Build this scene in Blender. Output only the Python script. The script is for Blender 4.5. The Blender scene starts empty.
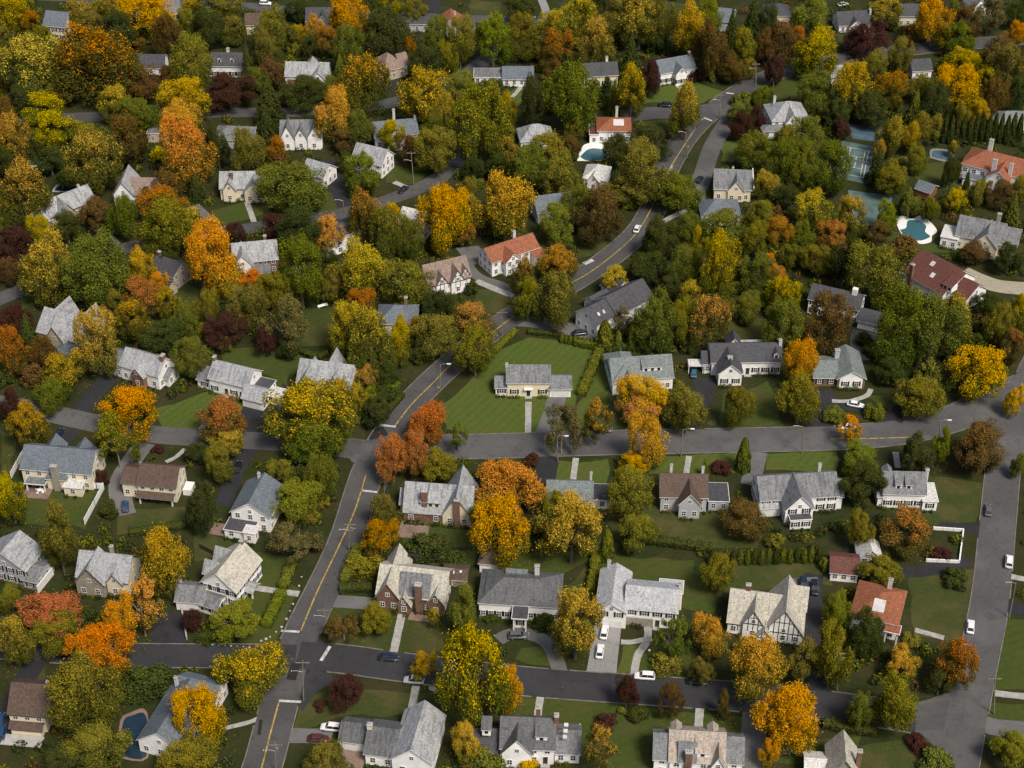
import bpy, bmesh, math, random
import numpy as np
from mathutils import Vector, Matrix
random.seed(7)
RNG = np.random.default_rng(11)
S = bpy.context.scene
COL = S.collection
R = math.radians
# ------------------------------------------------------------------ camera
FPX, PITCH, CAMH = 1700.0, R(37.0), 285.0
SP, CP = math.sin(PITCH), math.cos(PITCH)
def at(px, py, z=0.0):
    """the point at height z that the photograph shows at this pixel"""
    dx = (px-512)/FPX; dv = -(py-384)/FPX
    d = Vector((dx, CP+dv*SP, -SP+dv*CP))
    t = (z-CAMH)/d.z
    return Vector((d.x*t, d.y*t, z))
def scale_at(p):
    return FPX/(p.y*CP-(p.z-CAMH)*SP)
def to_px(p):
    dep = p[1]*CP-(p[2]-CAMH)*SP
    up = p[1]*SP+(p[2]-CAMH)*CP
    return 512+FPX*p[0]/dep, 384-FPX*up/dep
cam = bpy.data.cameras.new('camera'); camo = bpy.data.objects.new('camera', cam); COL.objects.link(camo)
camo.location = (0, 0, CAMH); camo.rotation_euler = (math.pi/2-PITCH, 0, 0)
cam.sensor_width = 36; cam.lens = 36*FPX/1024; cam.clip_start = 1; cam.clip_end = 20000
S.camera = camo
# ------------------------------------------------------------------ light
SUN_EL, SUN_AZ = R(54), R(145)     # azimuth clockwise from +Y
w = bpy.data.worlds.new('World'); S.world = w; w.use_nodes = True
nt = w.node_tree; bg = nt.nodes['Background']
sky = nt.nodes.new('ShaderNodeTexSky'); sky.sky_type = 'NISHITA'; sky.sun_disc = False
sky.sun_elevation = SUN_EL; sky.sun_rotation = SUN_AZ; sky.air_density = 1.0; sky.dust_density = 4.0; sky.ozone_density = 0.6
nt.links.new(sky.outputs[0], bg.inputs[0]); bg.inputs[1].default_value = 0.06
sl = bpy.data.lights.new('sun', 'SUN'); sl.energy = 1.9; sl.angle = R(16); sl.color = (1.0, 0.93, 0.83)
so = bpy.data.objects.new('sun', sl); COL.objects.link(so)
sd = Vector((math.sin(SUN_AZ)*math.cos(SUN_EL), math.cos(SUN_AZ)*math.cos(SUN_EL), math.sin(SUN_EL)))
so.rotation_euler = sd.to_track_quat('Z', 'Y').to_euler(); so.location = (0, 300, 400)
S.view_settings.view_transform = 'Standard'; S.view_settings.look = 'None'
S.view_settings.gamma = 1; S.view_settings.exposure = 0.84
S.render.engine = 'CYCLES'
S.cycles.max_bounces = 4; S.cycles.diffuse_bounces = 2; S.cycles.glossy_bounces = 2; S.cycles.transmission_bounces = 2; S.cycles.transparent_max_bounces = 4
S.cycles.use_denoising = True
S.cycles.pixel_filter_type = 'BLACKMAN_HARRIS'; S.cycles.filter_width = 1.45
# ------------------------------------------------------------------ scene helpers
def tag(o, label=None, cat=None, group=None, kind=None):
    if label: o['label'] = label
    if cat: o['category'] = cat
    if group: o['group'] = group
    if kind: o['kind'] = kind
    return o
def empty(name, loc, rz=0.0):
    o = bpy.data.objects.new(name, None); COL.objects.link(o)
    o.location = loc; o.rotation_euler = (0, 0, rz); o.empty_display_size = 0.5
    return o
def link(name, me, parent=None, mat=None):
    o = bpy.data.objects.new(name, me); COL.objects.link(o)
    if parent is not None: o.parent = parent
    if mat is not None:
        if not me.materials: me.materials.append(mat)
        elif me.materials[0] is not mat:
            o.material_slots[0].link = 'OBJECT'; o.material_slots[0].material = mat
    return o
def mesh_np(name, V, F, mats=(), mi=None):
    """V (n,3), F (m,4) quads"""
    me = bpy.data.meshes.new(name)
    me.vertices.add(len(V)); me.vertices.foreach_set('co', np.asarray(V, np.float32).ravel())
    F = np.asarray(F, np.int32); m, k = F.shape
    me.loops.add(m*k); me.loops.foreach_set('vertex_index', F.ravel())
    me.polygons.add(m); me.polygons.foreach_set('loop_start', np.arange(0, m*k, k, dtype=np.int32))
    if mi is not None: me.polygons.foreach_set('material_index', np.asarray(mi, np.int32))
    for mt in mats: me.materials.append(mt)
    me.update(calc_edges=True); me.validate()
    return me
class MB:
    """collects faces, then becomes ONE mesh"""
    def __init__(s): s.v = []; s.f = []; s.m = []
    def face(s, pts, m=0):
        b = len(s.v); s.v += [tuple(p) for p in pts]; s.f.append(list(range(b, b+len(pts)))); s.m.append(m)
    def poly(s, verts, faces, ms=0):
        b = len(s.v); s.v += [tuple(p) for p in verts]
        for i, f in enumerate(faces):
            s.f.append([b+k for k in f]); s.m.append(ms[i] if isinstance(ms, (list, tuple)) else ms)
    def box(s, x0, y0, z0, x1, y1, z1, m=0, M=None):
        vs = [Vector(p) for p in ((x0,y0,z0),(x1,y0,z0),(x1,y1,z0),(x0,y1,z0),(x0,y0,z1),(x1,y0,z1),(x1,y1,z1),(x0,y1,z1))]
        if M is not None: vs = [M @ p for p in vs]
        s.poly(vs, [(0,3,2,1),(4,5,6,7),(0,1,5,4),(1,2,6,5),(2,3,7,6),(3,0,4,7)], m)
    def prism(s, pts, vec, m=0, mcap=None):
        """polygon pts (3D) extruded by vec"""
        n = len(pts); a = [Vector(p) for p in pts]; b = [p+Vector(vec) for p in a]
        fs = [tuple(range(n-1, -1, -1)), tuple(range(n, 2*n))]+[(i, (i+1) % n, n+(i+1) % n, n+i) for i in range(n)]
        mm = [mcap if mcap is not None else m]*2+([m]*n if not isinstance(m, (list, tuple)) else list(m))
        s.poly(a+b, fs, mm)
    def tube(s, pts, rads, n=7, m=0, cap=True):
        pts = [Vector(p) for p in pts]; rings = []; b = len(s.v)
        for i, p in enumerate(pts):
            d = (pts[min(i+1, len(pts)-1)]-pts[max(i-1, 0)]).normalized()
            u = d.orthogonal().normalized() if abs(d.z) < 0.95 else Vector((1, 0, 0)); u = (u-d*u.dot(d)).normalized(); v = d.cross(u)
            for k in range(n):
                a = 2*math.pi*k/n; s.v.append(tuple(p+(u*math.cos(a)+v*math.sin(a))*rads[i]))
        for i in range(len(pts)-1):
            for k in range(n):
                s.f.append([b+i*n+k, b+i*n+(k+1) % n, b+(i+1)*n+(k+1) % n, b+(i+1)*n+k]); s.m.append(m)
        if cap:
            s.f.append([b+k for k in range(n)][::-1]); s.m.append(m)
            e = b+(len(pts)-1)*n; s.f.append([e+k for k in range(n)]); s.m.append(m)
    def mesh(s, name, mats=()):
        me = bpy.data.meshes.new(name); me.from_pydata(s.v, [], s.f)
        for mt in mats: me.materials.append(mt)
        if any(s.m): me.polygons.foreach_set('material_index', s.m)
        me.update()
        return me
    def build(s, name, mats, parent=None):
        if not isinstance(mats, (list, tuple)): mats = [mats]
        return link(name, s.mesh(name, mats), parent)
# ------------------------------------------------------------------ materials
def new_mat(name):
    m = bpy.data.materials.new(name); m.use_nodes = True
    nt = m.node_tree; nt.nodes.clear()
    out = nt.nodes.new('ShaderNodeOutputMaterial')
    return m, nt, out
def N(nt, t, **kw):
    n = nt.nodes.new('ShaderNode'+t)
    for k, v in kw.items():
        if k in ('operation', 'blend_type', 'data_type', 'noise_dimensions', 'wave_type', 'feature', 'bands_direction', 'interpolation_type'): setattr(n, k, v)
        else: n.inputs[k].default_value = v
    return n
def ramp(nt, fac, stops):
    r = nt.nodes.new('ShaderNodeValToRGB'); e = r.color_ramp.elements
    e[0].position, e[0].color = stops[0][0], (*stops[0][1], 1); e[1].position, e[1].color = stops[-1][0], (*stops[-1][1], 1)
    for p, c in stops[1:-1]:
        x = e.new(p); x.color = (*c, 1)
    nt.links.new(fac, r.inputs[0]); return r.outputs[0]
def mixc(nt, fac, a, b, mode='MIX'):
    m = nt.nodes.new('ShaderNodeMix'); m.data_type = 'RGBA'; m.blend_type = mode
    for i, x in ((0, fac), (6, a), (7, b)):
        if isinstance(x, (int, float)): m.inputs[i].default_value = x
        elif isinstance(x, tuple): m.inputs[i].default_value = (*x, 1) if len(x) == 3 else x
        else: nt.links.new(x, m.inputs[i])
    return m.outputs[2]
def math_(nt, op, a, b=0.0, c=None):
    m = nt.nodes.new('ShaderNodeMath'); m.operation = op
    for i, x in enumerate((a, b) if c is None else (a, b, c)):
        if isinstance(x, (int, float)): m.inputs[i].default_value = x
        else: nt.links.new(x, m.inputs[i])
    return m.outputs[0]
def maprange(nt, v, a, b, c=0.0, d=1.0):
    m = nt.nodes.new('ShaderNodeMapRange'); m.interpolation_type = 'SMOOTHSTEP'
    nt.links.new(v, m.inputs[0])
    for i, x in enumerate((a, b, c, d)): m.inputs[i+1].default_value = x
    return m.outputs[0]
def coords(nt, kind='Object', scale=(1, 1, 1), rnd=False):
    tc = nt.nodes.new('ShaderNodeTexCoord'); mp = nt.nodes.new('ShaderNodeMapping'); mp.inputs['Scale'].default_value = scale
    nt.links.new(tc.outputs[kind], mp.inputs[0])
    if rnd:
        oi = nt.nodes.new('ShaderNodeObjectInfo'); v = nt.nodes.new('ShaderNodeVectorMath'); v.operation = 'SCALE'
        v.inputs[0].default_value = (137, 71, 53); nt.links.new(oi.outputs['Random'], v.inputs['Scale']); nt.links.new(v.outputs[0], mp.inputs['Location'])
    return mp.outputs[0]
def noise(nt, vec, scale, detail=3, rough=0.55):
    n = nt.nodes.new('ShaderNodeTexNoise'); n.inputs['Scale'].default_value = scale; n.inputs['Detail'].default_value = detail; n.inputs['Roughness'].default_value = rough
    nt.links.new(vec, n.inputs['Vector']); return n.outputs['Fac']
def finish(nt, out, col, rough=0.9, spec=0.2, metal=0.0, bump=None, bump_s=0.3):
    p = nt.nodes.new('ShaderNodeBsdfPrincipled'); p.inputs['Roughness'].default_value = rough
    p.inputs['Specular IOR Level'].default_value = spec; p.inputs['Metallic'].default_value = metal
    if isinstance(col, tuple): p.inputs['Base Color'].default_value = (*col, 1)
    else: nt.links.new(col, p.inputs['Base Color'])
    if bump is not None:
        b = nt.nodes.new('ShaderNodeBump'); b.inputs['Strength'].default_value = bump_s; b.inputs['Distance'].default_value = 0.1
        nt.links.new(bump, b.inputs['Height']); nt.links.new(b.outputs[0], p.inputs['Normal'])
    nt.links.new(p.outputs[0], out.inputs[0]); return p
def c_mul(c, k): return tuple(x*k for x in c)
def plain(name, c, rough=0.7, spec=0.3, metal=0.0, var=0.12, sc=1.2):
    m, nt, out = new_mat(name); v = coords(nt, 'Object', rnd=True); n = noise(nt, v, sc, 4)
    col = ramp(nt, n, [(0.3, c_mul(c, 1-var)), (0.7, c_mul(c, 1+var*0.6))])
    finish(nt, out, col, rough, spec, metal); return m
def roof_mat(name, c, stain=(0.05, 0.05, 0.05), amt=0.45, moss=0.0):
    m, nt, out = new_mat(name)
    v = coords(nt, 'Object', rnd=True)
    vs = coords(nt, 'Object', (1.6, 0.22, 0.22), rnd=True); vs2 = coords(nt, 'Object', (0.22, 1.6, 0.22), rnd=True)
    n1 = noise(nt, v, 0.35, 4); n2 = noise(nt, vs, 1.0, 4, 0.65); n3 = noise(nt, v, 1.9, 5, 0.8); n4 = noise(nt, vs2, 1.0, 3)
    col = ramp(nt, n3, [(0.36, c_mul(c, 0.55)), (0.5, c), (0.66, c_mul(c, 1.35))])
    f = math_(nt, 'MULTIPLY', maprange(nt, n2, 0.48, 0.72), amt)
    col = mixc(nt, f, col, stain)
    f2 = math_(nt, 'MULTIPLY', maprange(nt, n1, 0.5, 0.75), amt*0.7)
    col = mixc(nt, f2, col, c_mul(c, 0.5))
    br = nt.nodes.new('ShaderNodeTexBrick'); br.inputs['Scale'].default_value = 1.0; br.inputs['Mortar Size'].default_value = 0.03
    br.inputs['Brick Width'].default_value = 0.6; br.inputs['Row Height'].default_value = 0.42
    br.inputs['Color1'].default_value = (1, 1, 1, 1); br.inputs['Color2'].default_value = (0.78, 0.78, 0.78, 1); br.inputs['Mortar'].default_value = (0.6, 0.6, 0.6, 1)
    nt.links.new(v, br.inputs['Vector'])
    col = mixc(nt, 0.55, col, br.outputs[0], 'MULTIPLY')
    if moss:
        col = mixc(nt, math_(nt, 'MULTIPLY', maprange(nt, n4, 0.5, 0.7), moss), col, (0.30, 0.21, 0.13))
    finish(nt, out, col, 0.75, 0.35); return m
def brick_mat(name, a, b, mortar):
    m, nt, out = new_mat(name); v = coords(nt, 'Object', rnd=True)
    n = noise(nt, v, 2.2, 5, 0.7); n2 = noise(nt, v, 0.4, 3)
    col = ramp(nt, n, [(0.32, a), (0.55, b), (0.75, mortar)])
    col = mixc(nt, maprange(nt, n2, 0.5, 0.8), col, c_mul(a, 0.7))
    finish(nt, out, col, 0.9, 0.2); return m
MT = {}
MT['lg'] = roof_mat('roof_light_grey', (0.36, 0.372, 0.38), (0.11, 0.113, 0.118), 0.8)
MT['mg'] = roof_mat('roof_grey', (0.195, 0.203, 0.21), (0.055, 0.055, 0.057), 0.85)
MT['dg'] = roof_mat('roof_charcoal', (0.068, 0.070, 0.078), (0.035, 0.035, 0.04), 0.5)
MT['cr'] = roof_mat('roof_cream', (0.50, 0.47, 0.39), (0.2, 0.195, 0.175), 0.6)
MT['br'] = roof_mat('roof_brown', (0.105, 0.068, 0.05), (0.05, 0.035, 0.03), 0.4)
MT['pb'] = roof_mat('roof_pale_brown', (0.26, 0.19, 0.155), (0.12, 0.085, 0.07), 0.5)
MT['tl'] = roof_mat('roof_orange_tile', (0.30, 0.105, 0.05), (0.15, 0.06, 0.035), 0.4)
MT['rb'] = roof_mat('roof_red_brown', (0.135, 0.05, 0.037), (0.09, 0.03, 0.025), 0.3)
MT['tn'] = roof_mat('roof_tan', (0.42, 0.35, 0.285), (0.22, 0.21, 0.19), 0.8)
MT['tg'] = roof_mat('roof_green_grey', (0.185, 0.215, 0.21), (0.09, 0.1, 0.1), 0.55)
MT['bg'] = roof_mat('roof_blue_grey', (0.14, 0.165, 0.19), (0.07, 0.08, 0.09), 0.4)
MT['hg'] = roof_mat('roof_dark_grey', (0.125, 0.13, 0.132), (0.05, 0.05, 0.05), 0.8)
MT['pl'] = roof_mat('roof_pale_grey', (0.43, 0.44, 0.45), (0.24, 0.24, 0.25), 0.5)
MT['wr'] = roof_mat('roof_white', (0.62, 0.61, 0.58), (0.4, 0.4, 0.39), 0.3)
MT['w'] = plain('wall_white', (0.88, 0.87, 0.84), 0.75, 0.2, var=0.16, sc=0.45)
MT['c'] = plain('wall_cream', (0.74, 0.66, 0.47), 0.8, 0.2, var=0.10, sc=0.5)
MT['g'] = plain('wall_grey', (0.42, 0.43, 0.44), 0.8, 0.2, var=0.12, sc=0.5)
MT['t'] = plain('wall_tan', (0.48, 0.41, 0.30), 0.85, 0.2, var=0.15, sc=0.6)
MT['b'] = brick_mat('wall_brick', (0.145, 0.078, 0.053), (0.205, 0.115, 0.078), (0.30, 0.22, 0.17))
MT['s'] = brick_mat('wall_stone', (0.22, 0.19, 0.15), (0.34, 0.30, 0.24), (0.42, 0.38, 0.32))
MT['trim'] = plain('trim_white', (0.78, 0.77, 0.74), 0.6, 0.3, var=0.06)
MT['trimd'] = plain('trim_dark', (0.06, 0.045, 0.035), 0.7, 0.2)
MT['trimg'] = plain('trim_grey', (0.22, 0.22, 0.21), 0.7, 0.2)
MT['mint'] = plain('trim_mint', (0.35, 0.52, 0.42), 0.6, 0.3)
MT['shut'] = plain('shutter_black', (0.02, 0.022, 0.026), 0.6, 0.3)
MT['timber'] = plain('timber_dark', (0.055, 0.038, 0.026), 0.8, 0.2)
def glass_mat():
    m, nt, out = new_mat('window_glass'); v = coords(nt, 'Object', rnd=True)
    finish(nt, out, ramp(nt, noise(nt, v, 0.8, 2), [(0.35, (0.012, 0.014, 0.017)), (0.7, (0.05, 0.052, 0.055))]), 0.12, 0.5); return m
MT['glass'] = glass_mat()
MT['door_w'] = plain('door_white', (0.72, 0.72, 0.70), 0.5, 0.3)
MT['door_d'] = plain('door_dark', (0.05, 0.035, 0.03), 0.5, 0.3)
MT['door_r'] = plain('door_red', (0.30, 0.05, 0.03), 0.5, 0.3)
MT['concrete'] = plain('concrete_pale', (0.40, 0.385, 0.36), 0.9, 0.2, var=0.2, sc=0.8)
MT['metal'] = plain('metal_grey', (0.35, 0.36, 0.37), 0.45, 0.5, 0.6)
MT['bark'] = brick_mat('bark', (0.055, 0.042, 0.03), (0.11, 0.088, 0.066), (0.2, 0.17, 0.14))
MT['barkp'] = brick_mat('bark_pale', (0.16, 0.13, 0.10), (0.27, 0.23, 0.18), (0.36, 0.32, 0.27))
MT['wood'] = brick_mat('pole_wood', (0.13, 0.105, 0.08), (0.24, 0.2, 0.155), (0.34, 0.3, 0.25))
def asphalt(name, c, warm=0.0, patch=0.5):
    m, nt, out = new_mat(name); v = coords(nt, 'Object')
    n1 = noise(nt, v, 0.09, 4); n2 = noise(nt, v, 1.7, 3, 0.7); n3 = noise(nt, v, 0.35, 6, 0.7); n4 = noise(nt, v, 0.022, 3)
    vo = nt.nodes.new('ShaderNodeTexVoronoi'); vo.feature = 'DISTANCE_TO_EDGE'; vo.inputs['Scale'].default_value = 0.16
    wv = nt.nodes.new('ShaderNodeVectorMath'); wv.operation = 'ADD'; nz = nt.nodes.new('ShaderNodeTexNoise'); nz.inputs['Scale'].default_value = 0.3
    nt.links.new(v, nz.inputs['Vector']); sc = nt.nodes.new('ShaderNodeVectorMath'); sc.operation = 'SCALE'; sc.inputs['Scale'].default_value = 3.0
    nt.links.new(nz.outputs['Color'], sc.inputs[0]); nt.links.new(v, wv.inputs[0]); nt.links.new(sc.outputs[0], wv.inputs[1]); nt.links.new(wv.outputs[0], vo.inputs['Vector'])
    col = ramp(nt, n2, [(0.3, c_mul(c, 0.82)), (0.7, c_mul(c, 1.2))])
    col = mixc(nt, math_(nt, 'MULTIPLY', maprange(nt, n1, 0.40, 0.64), patch), col, c_mul(c, 1.6))
    col = mixc(nt, math_(nt, 'MULTIPLY', maprange(nt, n4, 0.45, 0.6), 0.5*patch), col, c_mul(c, 0.65))
    col = mixc(nt, math_(nt, 'MULTIPLY', maprange(nt, n3, 0.54, 0.66), 0.5), col, c_mul(c, 0.55))
    col = mixc(nt, math_(nt, 'MULTIPLY', maprange(nt, vo.outputs['Distance'], 0.028, 0.0), 0.22), col, c_mul(c, 0.45))
    finish(nt, out, col, 0.85, 0.25); return m
MT['road_a'] = asphalt('asphalt_old', (0.070, 0.069, 0.069))
MT['road_b'] = asphalt('asphalt_grey', (0.086, 0.085, 0.084))
MT['road_n'] = asphalt('asphalt_new', (0.036, 0.036, 0.039), patch=0.3)
MT['drive_d'] = asphalt('drive_dark', (0.026, 0.026, 0.029), patch=0.35)
MT['drive_g'] = asphalt('drive_grey', (0.12, 0.118, 0.115))
MT['drive_c'] = asphalt('drive_concrete', (0.24, 0.235, 0.225), patch=0.25)
MT['drive_e'] = asphalt('drive_gravel', (0.34, 0.30, 0.23), patch=0.25)
MT['walk'] = plain('walk_stone', (0.36, 0.35, 0.325), 0.9, 0.2, var=0.3, sc=0.9)
MT['kerb'] = plain('kerb_stone', (0.17, 0.16, 0.14), 0.9, 0.2, var=0.35, sc=0.5)
MT['yline'] = plain('paint_yellow', (0.38, 0.27, 0.07), 0.7, 0.2, var=0.55, sc=1.1)
MT['wline'] = plain('paint_white', (0.50, 0.50, 0.48), 0.7, 0.2, var=0.45, sc=1.3)
MT['patch'] = asphalt('asphalt_patch', (0.022, 0.021, 0.021), patch=0.2)
MT['brickpave'] = brick_mat('brick_paving', (0.17, 0.11, 0.085), (0.24, 0.17, 0.135), (0.28, 0.23, 0.2))
def grass(name, a, b, brown, bamt, stripe=0.0, ang=0.2):
    m, nt, out = new_mat(name); v = coords(nt, 'Object')
    n1 = noise(nt, v, 0.13, 4, 0.6); n2 = noise(nt, v, 0.9, 4, 0.75); n3 = noise(nt, v, 3.1, 2, 0.8)
    col = ramp(nt, n2, [(0.3, a), (0.7, b)])
    if stripe:
        mp = nt.nodes.new('ShaderNodeMapping'); mp.inputs['Rotation'].default_value = (0, 0, ang); nt.links.new(v, mp.inputs[0])
        wv = nt.nodes.new('ShaderNodeTexWave'); wv.inputs['Scale'].default_value = 0.14; wv.inputs['Distortion'].default_value = 1.2; wv.inputs['Detail'].default_value = 1
        nt.links.new(mp.outputs[0], wv.inputs[0])
        col = mixc(nt, math_(nt, 'MULTIPLY', wv.outputs['Fac'], stripe), col, c_mul(b, 1.35))
    col = mixc(nt, math_(nt, 'MULTIPLY', maprange(nt, n1, 0.42, 0.68), bamt), col, brown)
    lf = maprange(nt, n3, 0.60, 0.70); n5 = noise(nt, v, 0.06, 3, 0.5)
    col = mixc(nt, math_(nt, 'MULTIPLY', math_(nt, 'MULTIPLY', lf, maprange(nt, n5, 0.46, 0.62)), 0.6), col, (0.26, 0.17, 0.05))
    finish(nt, out, col, 0.95, 0.1, bump=n2, bump_s=0.5); return m
MT['lawn_b'] = grass('grass_bright', (0.048, 0.074, 0.013), (0.078, 0.108, 0.020), (0.090, 0.092, 0.026), 0.5, 0.22, 0.6)
MT['lawn_m'] = grass('grass_mid', (0.035, 0.052, 0.010), (0.057, 0.076, 0.016), (0.072, 0.068, 0.021), 0.55, 0.15, 1.2)
MT['lawn_o'] = grass('grass_dry', (0.034, 0.047, 0.012), (0.054, 0.066, 0.017), (0.090, 0.074, 0.029), 0.65)
MT['ground'] = grass('ground_litter', (0.018, 0.026, 0.007), (0.034, 0.041, 0.012), (0.050, 0.040, 0.018), 0.7)
def water_mat(name, c):
    m, nt, out = new_mat(name); v = coords(nt, 'Object')
    n = noise(nt, v, 0.8, 3)
    finish(nt, out, ramp(nt, n, [(0.3, c_mul(c, 0.8)), (0.7, c)]), 0.08, 0.5, bump=n, bump_s=0.08); return m
MT['pool'] = water_mat('pool_water', (0.05, 0.14, 0.17))
MT['poold'] = water_mat('pool_cover', (0.018, 0.036, 0.06))
MT['court'] = plain('court_green', (0.10, 0.15, 0.14), 0.9, 0.1, var=0.3, sc=0.4)
MT['whitebrick'] = brick_mat('chimney_painted', (0.46, 0.45, 0.43), (0.60, 0.585, 0.56), (0.68, 0.66, 0.63))
MT['courtb'] = plain('court_blue', (0.07, 0.12, 0.155), 0.9, 0.1, var=0.3, sc=0.4)
# leaves: base and tip colour, with the turned colour creeping in from outer, upper twigs
def leaf_mat(name, base, tip, amt, var=0.35, thr=0.55, trans=0.22):
    m, nt, out = new_mat(name)
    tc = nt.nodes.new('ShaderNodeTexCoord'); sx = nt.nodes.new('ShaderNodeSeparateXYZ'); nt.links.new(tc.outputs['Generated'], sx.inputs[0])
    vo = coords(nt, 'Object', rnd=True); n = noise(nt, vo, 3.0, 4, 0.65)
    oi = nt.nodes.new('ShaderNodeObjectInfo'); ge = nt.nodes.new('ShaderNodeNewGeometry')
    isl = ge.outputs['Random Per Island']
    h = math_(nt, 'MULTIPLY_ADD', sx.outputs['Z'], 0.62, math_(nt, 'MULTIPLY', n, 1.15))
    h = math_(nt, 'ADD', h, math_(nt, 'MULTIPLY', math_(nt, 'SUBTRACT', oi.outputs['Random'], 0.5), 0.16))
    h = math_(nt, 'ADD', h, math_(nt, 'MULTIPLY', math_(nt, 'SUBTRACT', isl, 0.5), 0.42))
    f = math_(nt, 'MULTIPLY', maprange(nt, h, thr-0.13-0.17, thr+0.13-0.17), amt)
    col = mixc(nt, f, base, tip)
    hs = nt.nodes.new('ShaderNodeHueSaturation'); nt.links.new(col, hs.inputs['Color'])
    hu = math_(nt, 'MULTIPLY_ADD', math_(nt, 'FRACT', math_(nt, 'MULTIPLY', oi.outputs['Random'], 7.31)), 0.026, 0.475)
    nt.links.new(math_(nt, 'MULTIPLY_ADD', math_(nt, 'FRACT', math_(nt, 'MULTIPLY', isl, 17.3)), 0.026, hu), hs.inputs['Hue'])
    nt.links.new(math_(nt, 'MULTIPLY_ADD', isl, var*1.5, 1-var*0.80), hs.inputs['Value'])
    nt.links.new(math_(nt, 'MULTIPLY_ADD', math_(nt, 'FRACT', math_(nt, 'MULTIPLY', oi.outputs['Random'], 3.7)), 0.1, 0.97), hs.inputs['Saturation'])
    d = nt.nodes.new('ShaderNodeBsdfDiffuse'); t = nt.nodes.new('ShaderNodeBsdfTranslucent'); mx = nt.nodes.new('ShaderNodeMixShader'); mx.inputs[0].default_value = trans
    for b in (d, t): nt.links.new(hs.outputs[0], b.inputs['Color'])
    nt.links.new(d.outputs[0], mx.inputs[1]); nt.links.new(t.outputs[0], mx.inputs[2]); nt.links.new(mx.outputs[0], out.inputs[0])
    return m
G_, O_, D_ = (0.070, 0.094, 0.017), (0.100, 0.104, 0.018), (0.036, 0.051, 0.015)
GOLD, ORG = (0.68, 0.365, 0.020), (0.60, 0.24, 0.03)
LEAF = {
 'g': leaf_mat('leaf_green', G_, (0.190, 0.195, 0.024), 0.85, thr=1.08),  # greens and olive: pale tips also paint light and dark into the crown
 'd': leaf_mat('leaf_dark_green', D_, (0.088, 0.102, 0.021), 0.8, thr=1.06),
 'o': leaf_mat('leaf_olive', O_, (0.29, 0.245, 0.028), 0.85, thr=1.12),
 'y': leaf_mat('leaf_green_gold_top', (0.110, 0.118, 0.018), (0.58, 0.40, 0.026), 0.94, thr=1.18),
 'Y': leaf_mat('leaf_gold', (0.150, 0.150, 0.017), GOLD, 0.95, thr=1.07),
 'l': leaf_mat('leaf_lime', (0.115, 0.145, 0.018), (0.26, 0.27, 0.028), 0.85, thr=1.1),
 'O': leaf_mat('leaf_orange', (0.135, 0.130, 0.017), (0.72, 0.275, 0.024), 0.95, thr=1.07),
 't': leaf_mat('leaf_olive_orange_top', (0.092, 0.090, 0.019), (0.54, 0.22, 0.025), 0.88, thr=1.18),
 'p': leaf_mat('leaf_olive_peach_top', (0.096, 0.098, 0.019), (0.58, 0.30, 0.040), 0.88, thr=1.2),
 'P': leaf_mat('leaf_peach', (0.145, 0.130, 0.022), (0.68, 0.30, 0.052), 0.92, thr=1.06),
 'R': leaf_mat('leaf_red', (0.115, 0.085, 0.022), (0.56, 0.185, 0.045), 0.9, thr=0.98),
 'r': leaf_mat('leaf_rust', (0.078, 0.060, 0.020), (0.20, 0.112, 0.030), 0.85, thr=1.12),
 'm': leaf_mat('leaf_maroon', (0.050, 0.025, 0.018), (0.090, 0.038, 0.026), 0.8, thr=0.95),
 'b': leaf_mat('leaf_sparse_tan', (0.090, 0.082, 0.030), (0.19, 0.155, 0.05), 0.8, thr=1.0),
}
CWORD = {'g': 'green', 'd': 'dark green', 'o': 'olive', 'y': 'gold-topped green', 'Y': 'golden', 'l': 'lime green', 'O': 'orange', 't': 'orange-tinged olive',
 'p': 'peach-topped', 'P': 'peach orange', 'R': 'red', 'r': 'rusty brown', 'm': 'maroon', 'b': 'thinly leaved tan'}
# ------------------------------------------------------------------ foliage prototypes (unit size)
def quads_from(P, Nn, size, rng, asp=0.7):
    n = len(P); rv = rng.normal(size=(n, 3)); U = np.cross(Nn, rv); U /= np.linalg.norm(U, axis=1)[:, None]+1e-9
    W = np.cross(Nn, U); s = size[:, None]
    V = np.stack([P-U*s, P-W*s*asp+Nn*s*0.18, P+U*s, P+W*s*asp-Nn*s*0.3], axis=1).reshape(-1, 3)
    F = np.arange(4*n).reshape(n, 4); return V, F
def shell(c, r, n, rng, jit=0.55, zsq=0.85):
    d = rng.normal(size=(n, 3)); d /= np.linalg.norm(d, axis=1)[:, None]
    P = c+d*r*(0.72+0.36*rng.random((n, 1)))*np.array([1, 1, zsq])
    Nn = d+jit*rng.normal(size=(n, 3))+np.array([0, 0, 0.25]); Nn /= np.linalg.norm(Nn, axis=1)[:, None]
    return P, Nn
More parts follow.
